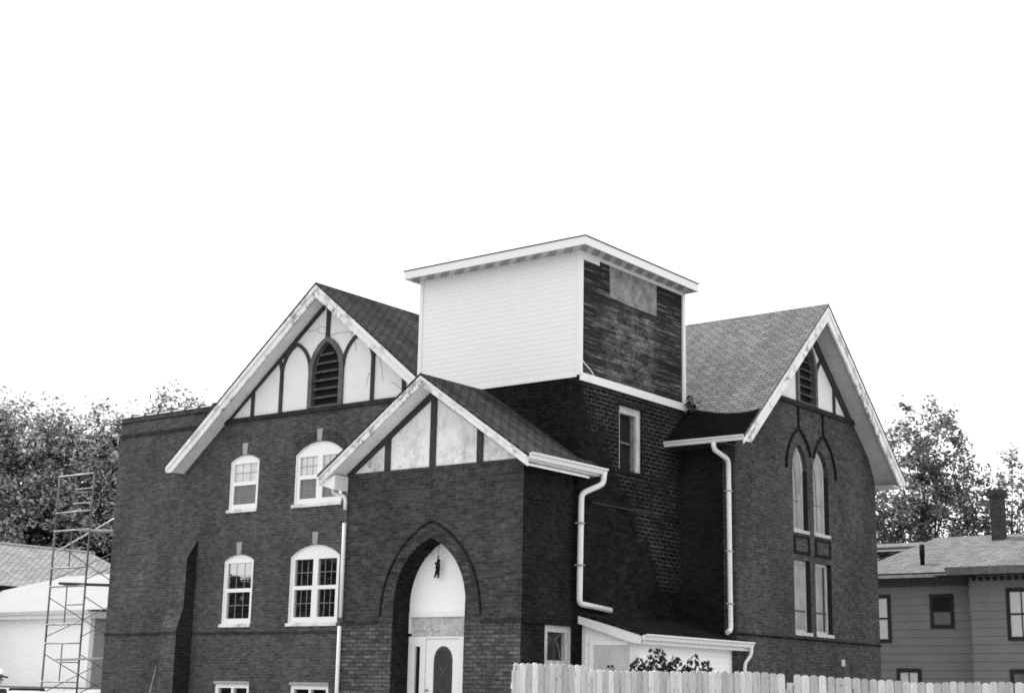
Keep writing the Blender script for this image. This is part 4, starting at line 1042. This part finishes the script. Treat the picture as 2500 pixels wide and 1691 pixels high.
skin_mesh('body', N, [('p', 'c'), ('c', 'n'), ('n', 'h'), ('h', 'h2'), ('c', 's1'), ('s1', 'e1'), ('e1', 'w1'), ('c', 's2'), ('s2', 'e2'), ('e2', 'w2'), ('p', 'l1'), ('l1', 'k1'), ('k1', 'a1'), ('a1', 't1'), ('p', 'l2'), ('l2', 'k2'), ('k2', 'a2'), ('a2', 't2')], 'figure', t, 1)
MB().tube([(fx + .003, fy, fz + .25), (fx, 25.38, 4.72), (fx + .0, 25.4, 4.74)], .006, 5).build('cord', 'timber_grey', t)
t = thing('bird_nest', 'dark lump of nest tucked under the crown of the doorway arch', 'nest', (-21.8, 25.3, 4.6))
m = MB(); rnd = random.Random(3)
bmn = bmesh.new(); bmesh.ops.create_icosphere(bmn, subdivisions=3, radius=.1)
for v in bmn.verts: v.co *= 1 + rnd.uniform(-.13, .13); v.co.z *= .7
m.add([v.co + Vector((-21.79, 25.3, 4.63)) for v in bmn.verts], [[v.index for v in f.verts] for f in bmn.faces], True); bmn.free()
m.build('body', 'figure', t)
t = thing('broom', 'thin-handled broom leaning head-up against the brick wall beside the buttress', 'broom', (-34.1, 27.9, 0))
MB().tube([(-34.02, 27.6, -.0), (-34.27, 28.3, 2.17)], .016, 6).build('handle', 'plank', t)
m = MB(); m.add([(-34.33, 28.30, 2.10), (-34.17, 28.30, 2.10), (-34.2, 28.33, 2.38), (-34.29, 28.33, 2.38), (-34.33, 28.38, 2.10), (-34.17, 28.38, 2.10), (-34.2, 28.38, 2.38), (-34.29, 28.38, 2.38)], [(0, 1, 2, 3), (7, 6, 5, 4), (0, 4, 5, 1), (1, 5, 6, 2), (2, 6, 7, 3), (3, 7, 4, 0)]); m.build('brush_head', 'timber', t)

# ---- person at the left edge (only cap, face and shoulder fall inside the picture)
def frame_loc(o, d): return lambda a, b, z: (o[0] + d[0] * a - d[1] * b, o[1] + d[1] * a + d[0] * b, z)
pd = (math.cos(.658), math.sin(.658))                       # picture-right direction
P_ = frame_loc((-22.28, 15.04), pd); PB = frame_loc((-22.28, 15.04), (pd[1], -pd[0]))                          # a: towards picture right (forward), b: away
per = thing('person', 'person in a white cap with a dark peak, at the left edge', 'person', (-22.33, 15.0, 0))
def nd(a, b, z, r, r2=None): return (P_ if z > 1.5 and abs(b) < .05 else PB)(a, b, z) + ((r,) if r2 is None else (r, r2))
N = {'p': nd(0, 0, .93, .15, .12), 'w': nd(0, 0, 1.1, .13, .10), 'c': nd(.0, 0, 1.3, .16, .12), 'u': nd(.0, 0, 1.43, .12, .09), 'n': nd(.01, 0, 1.52, .055), 'hd': nd(.035, 0, 1.60, .075), 'h': nd(.03, 0, 1.68, .092), 'ht': nd(.02, 0, 1.76, .075),
     's1': nd(.02, -.17, 1.46, .066), 'e1': nd(.06, -.25, 1.14, .045), 'w1': nd(.24, -.2, 1.0, .032), 'm1': nd(.31, -.19, .99, .035, .02),
     's2': nd(.02, .17, 1.46, .066), 'e2': nd(.06, .25, 1.14, .045), 'w2': nd(.24, .2, 1.0, .032), 'm2': nd(.31, .19, .99, .035, .02)}
for s_, q in ((-1, '1'), (1, '2')):
    N['t' + q] = nd(0, .09 * s_, .82, .09); N['k' + q] = nd(.02, .1 * s_, .48, .062); N['a' + q] = nd(-.02, .11 * s_, .09, .042); N['f' + q] = nd(.14, .12 * s_, .04, .036)
    for j in range(4): N['g%d%s' % (j, q)] = nd(.37 + .006 * (j in (1, 2)), .19 * s_ + (j - 1.5) * .019, .975 - .004 * j, .009)
    N['th' + q] = nd(.33, .19 * s_ - .045 * s_, 1.0, .010)
ED = [('p', 'w'), ('w', 'c'), ('c', 'u'), ('u', 'n'), ('n', 'hd'), ('hd', 'h'), ('h', 'ht')]
for q in '12': ED += [('u', 's' + q), ('s' + q, 'e' + q), ('e' + q, 'w' + q), ('w' + q, 'm' + q), ('p', 't' + q), ('t' + q, 'k' + q), ('k' + q, 'a' + q), ('a' + q, 'f' + q), ('m' + q, 'th' + q)] + [('m' + q, 'g%d%s' % (j, q)) for j in range(4)]
body = skin_mesh('body', N, ED, 'skin', per, 2)
def blob(c, r, sub=3):
    b = bmesh.new(); bmesh.ops.create_icosphere(b, subdivisions=sub, radius=1)
    o = [(Vector(P_(c[0] + v.co.x * r[0], c[1] + v.co.y * r[1], c[2] + v.co.z * r[2]))) for v in b.verts]; f = [[v.index for v in x.verts] for x in b.faces]; b.free(); return o, f
m = MB(); m.add(*blob((.135, 0, 1.655), (.022, .014, .022)), smooth=True); m.build('nose', 'skin', body)
m = MB(); m.add(*blob((.112, -.032, 1.69), (.012, .014, .010)), smooth=True); m.add(*blob((.112, .032, 1.69), (.012, .014, .010)), smooth=True); m.build('eyes', 'black', body)
m = MB(); m.add(*blob((.118, 0, 1.61), (.010, .026, .007)), smooth=True); m.build('mouth', 'darkcloth', body)
m = MB(); m.add(*blob((.02, -.088, 1.67), (.02, .012, .03)), smooth=True); m.add(*blob((.02, .088, 1.67), (.02, .012, .03)), smooth=True); m.build('ears', 'skin', body)
m = MB(); m.add(*blob((-.01, 0, 1.67), (.105, .1, .09)), smooth=True); m.build('hair', 'timber', body)
m = MB(); o_, f_ = blob((.015, 0, 1.765), (.125, .108, .09)); m.add([v if v.z > 1.735 else Vector((v.x, v.y, 1.735)) for v in o_], f_, smooth=True)
cap = m.build('cap', 'cap', per)
m = MB(); pk = [(.06 + .17 * math.cos(t_), .095 * math.sin(t_)) for t_ in [math.pi * (i / 12 - .5) for i in range(13)]]
m.prism(lambda a, z_, d: P_(a, z_, 1.735 + d - (a - .06) * .22), pk, -.012, .012); m.build('peak', 'darkcloth', cap)
TN = {k: N[k][:3] + tuple(x + .018 for x in N[k][3:]) for k in ('p', 'w', 'c', 'u', 's1', 's2')}
for q in '12':
    e = N['e' + q]; s0 = N['s' + q]; TN['h' + q] = tuple(s0[i] * .3 + e[i] * .7 for i in range(3)) + (.066,)
skin_mesh('shirt', TN, [('p', 'w'), ('w', 'c'), ('c', 'u'), ('u', 's1'), ('u', 's2'), ('s1', 'h1'), ('s2', 'h2')], 'shirt' if 'shirt' in M else 'darkcloth', per, 2)
TN = {k: N[k][:3] + tuple(x + .02 for x in N[k][3:]) for k in ('p', 't1', 't2', 'k1', 'k2', 'a1', 'a2')}
skin_mesh('trousers', TN, [('p', 't1'), ('t1', 'k1'), ('k1', 'a1'), ('p', 't2'), ('t2', 'k2'), ('k2', 'a2')], 'jeans', per, 2)

# ---- parked car, end-on, of which only the roof shows
car = thing('parked_car', 'white parked car with a dark roof bar, only its roof showing below the scaffold', 'car', (-37.5, 26.85, 0))
CF = frame_loc((-39.2, 27.6), (-math.sin(.95), math.cos(.95)))   # a: car length, b: width
def cbox(m, secs):
    """loft along a: (a, halfwidth_bottom, halfwidth_top, z0, z1)"""
    vs = []
    for a, wb, wt, z0, z1 in secs: vs += [CF(a, -wb, z0), CF(a, wb, z0), CF(a, wb * .98, z0 * .4 + z1 * .6), CF(a, wt, z1), CF(a, -wt, z1), CF(a, -wb * .98, z0 * .4 + z1 * .6)]
    fs = [tuple(range(6))[::-1], tuple(range(len(vs) - 6, len(vs)))]
    for i in range(len(secs) - 1): fs += [(i * 6 + k, i * 6 + (k + 1) % 6, i * 6 + 6 + (k + 1) % 6, i * 6 + 6 + k) for k in range(6)]
    m.add(vs, fs)
m = MB(); cbox(m, [(-2.2, .8, .7, .3, .65), (-2.1, .85, .78, .25, .78), (-1.0, .88, .8, .22, .9), (0, .88, .82, .22, .92), (1.6, .88, .8, .22, .92), (2.1, .84, .74, .25, .88), (2.2, .8, .7, .32, .7)])
m.build('body', 'car', car)
m = MB(); cbox(m, [(-.95, .74, .70, .9, .93), (-.35, .70, .56, .9, 1.36), (0, .70, .52, .9, 1.40), (.9, .70, .52, .9, 1.40), (1.35, .70, .54, .9, 1.34), (1.85, .72, .66, .9, .93)])
m.build('cabin', 'car', car)
m = MB()
for s_ in (-1, 1): m.add([CF(-.7, s_ * .715, .98), CF(1.55, s_ * .715, .98), CF(1.25, s_ * .635, 1.28), (CF(-.35, s_ * .635, 1.28))], [(0, 1, 2, 3)])
m.add([CF(-.97, -.62, .97), CF(-.97, .62, .97), CF(-.46, .52, 1.30), CF(-.46, -.52, 1.30)], [(0, 1, 2, 3)])
m.build('windows', 'glass_dark', car, fixn=False)
for a in (-1.35, 1.35):
    for s_ in (-1, 1):
        c0 = Vector(CF(a, s_ * .80, .31)); c1 = Vector(CF(a, s_ * .9, .31)); w = MB().tube([c0, c1], .31, 20).build('wheel', 'rubber', car)
        MB().tube([c1 - (c1 - c0) * .1, c1 + (c1 - c0) * .06], .18, 16).build('rim', 'steel_bright', w)
m = MB(); m.bar(CF(.1, -.5, 1.45), CF(.1, .5, 1.45), .12, .07); m.bar(CF(.1, -.48, 1.38), CF(.1, -.48, 1.45), .05, .05); m.bar(CF(.1, .48, 1.38), CF(.1, .48, 1.45), .05, .05); m.build('roof_bar', 'rubber', car)

# ================================================================== GROUND
m = MB(); xs = sorted(set([-900, -500, -250, -120] + list(range(-90, 30, 2)) + [60, 150, 400])); ys = sorted(set([-300, -150, -60] + list(range(-20, 80, 2)) + [110, 180, 350, 900]))
for x in xs:
    for y in ys: m.v.append((x, y, G(x, y) - .02))
ny_ = len(ys)
for i in range(len(xs) - 1):
    for j in range(ny_ - 1): m.f.append([i * ny_ + j, (i + 1) * ny_ + j, (i + 1) * ny_ + j + 1, i * ny_ + j + 1]); m.sm.append(True)
tag(m.build('ground', 'grass', fixn=False), kind='structure')
tag(MB().add([(-200, -12, .0), (200, -12, .0), (200, 8, .0), (-200, 8, .0)], [(0, 1, 2, 3)]).build('road', 'asphalt', fixn=False), kind='structure')

# ================================================================== CAMERA, LIGHT, SKY
pitch, roll, yaw = .22587679, .02005171, .658165
d = Vector((-math.sin(yaw) * math.cos(pitch), math.cos(yaw) * math.cos(pitch), math.sin(pitch)))
r = Vector((math.cos(yaw), math.sin(yaw), 0)); u = r.cross(d)
r2 = math.cos(roll) * r + math.sin(roll) * u; u2 = -math.sin(roll) * r + math.cos(roll) * u
cd = bpy.data.cameras.new('camera'); cam = bpy.data.objects.new('camera', cd); COL.objects.link(cam)
cam.matrix_world = Matrix(((r2.x, u2.x, -d.x, 0), (r2.y, u2.y, -d.y, 0), (r2.z, u2.z, -d.z, 1.6), (0, 0, 0, 1)))
cd.sensor_width = 36; cd.lens = 3685.25673 / 2500 * 36; cd.clip_end = 3000; cd.clip_start = .1
S.camera = cam

EL, AZ = R(50), R(8)
tosun = Vector((-math.cos(AZ) * math.cos(EL), math.sin(AZ) * math.cos(EL), math.sin(EL)))
sd = bpy.data.lights.new('sun', 'SUN'); sd.energy = 5.0; sd.angle = R(.6); sd.color = (1, .985, .96)
so = bpy.data.objects.new('sun', sd); COL.objects.link(so); so.rotation_euler = (-tosun).to_track_quat('-Z', 'Y').to_euler(); so.location = tosun * 80

W = bpy.data.worlds.new('World'); S.world = W; W.use_nodes = True
nt = W.node_tree; bg = nt.nodes['Background']; sky = nt.nodes.new('ShaderNodeTexSky'); sky.sky_type = 'NISHITA'; sky.sun_disc = False
sky.sun_elevation = EL; sky.sun_rotation = math.atan2(tosun.x, tosun.y); sky.dust_density = 4; sky.air_density = 1.5
bw = nt.nodes.new('ShaderNodeRGBToBW'); nt.links.new(sky.outputs[0], bw.inputs[0])
ma = nt.nodes.new('ShaderNodeMath'); ma.operation = 'MULTIPLY_ADD'; ma.inputs[1].default_value = .35; ma.inputs[2].default_value = 15.
nt.links.new(bw.outputs[0], ma.inputs[0]); nt.links.new(ma.outputs[0], bg.inputs[0]); bg.inputs[1].default_value = .1
S.view_settings.view_transform = 'Standard'; S.view_settings.look = 'None'; S.view_settings.exposure = 0; S.view_settings.gamma = 1
S.render.engine = 'CYCLES'; S.cycles.max_bounces = 6; S.cycles.diffuse_bounces = 3; S.cycles.use_denoising = False; S.cycles.filter_width = 1.75
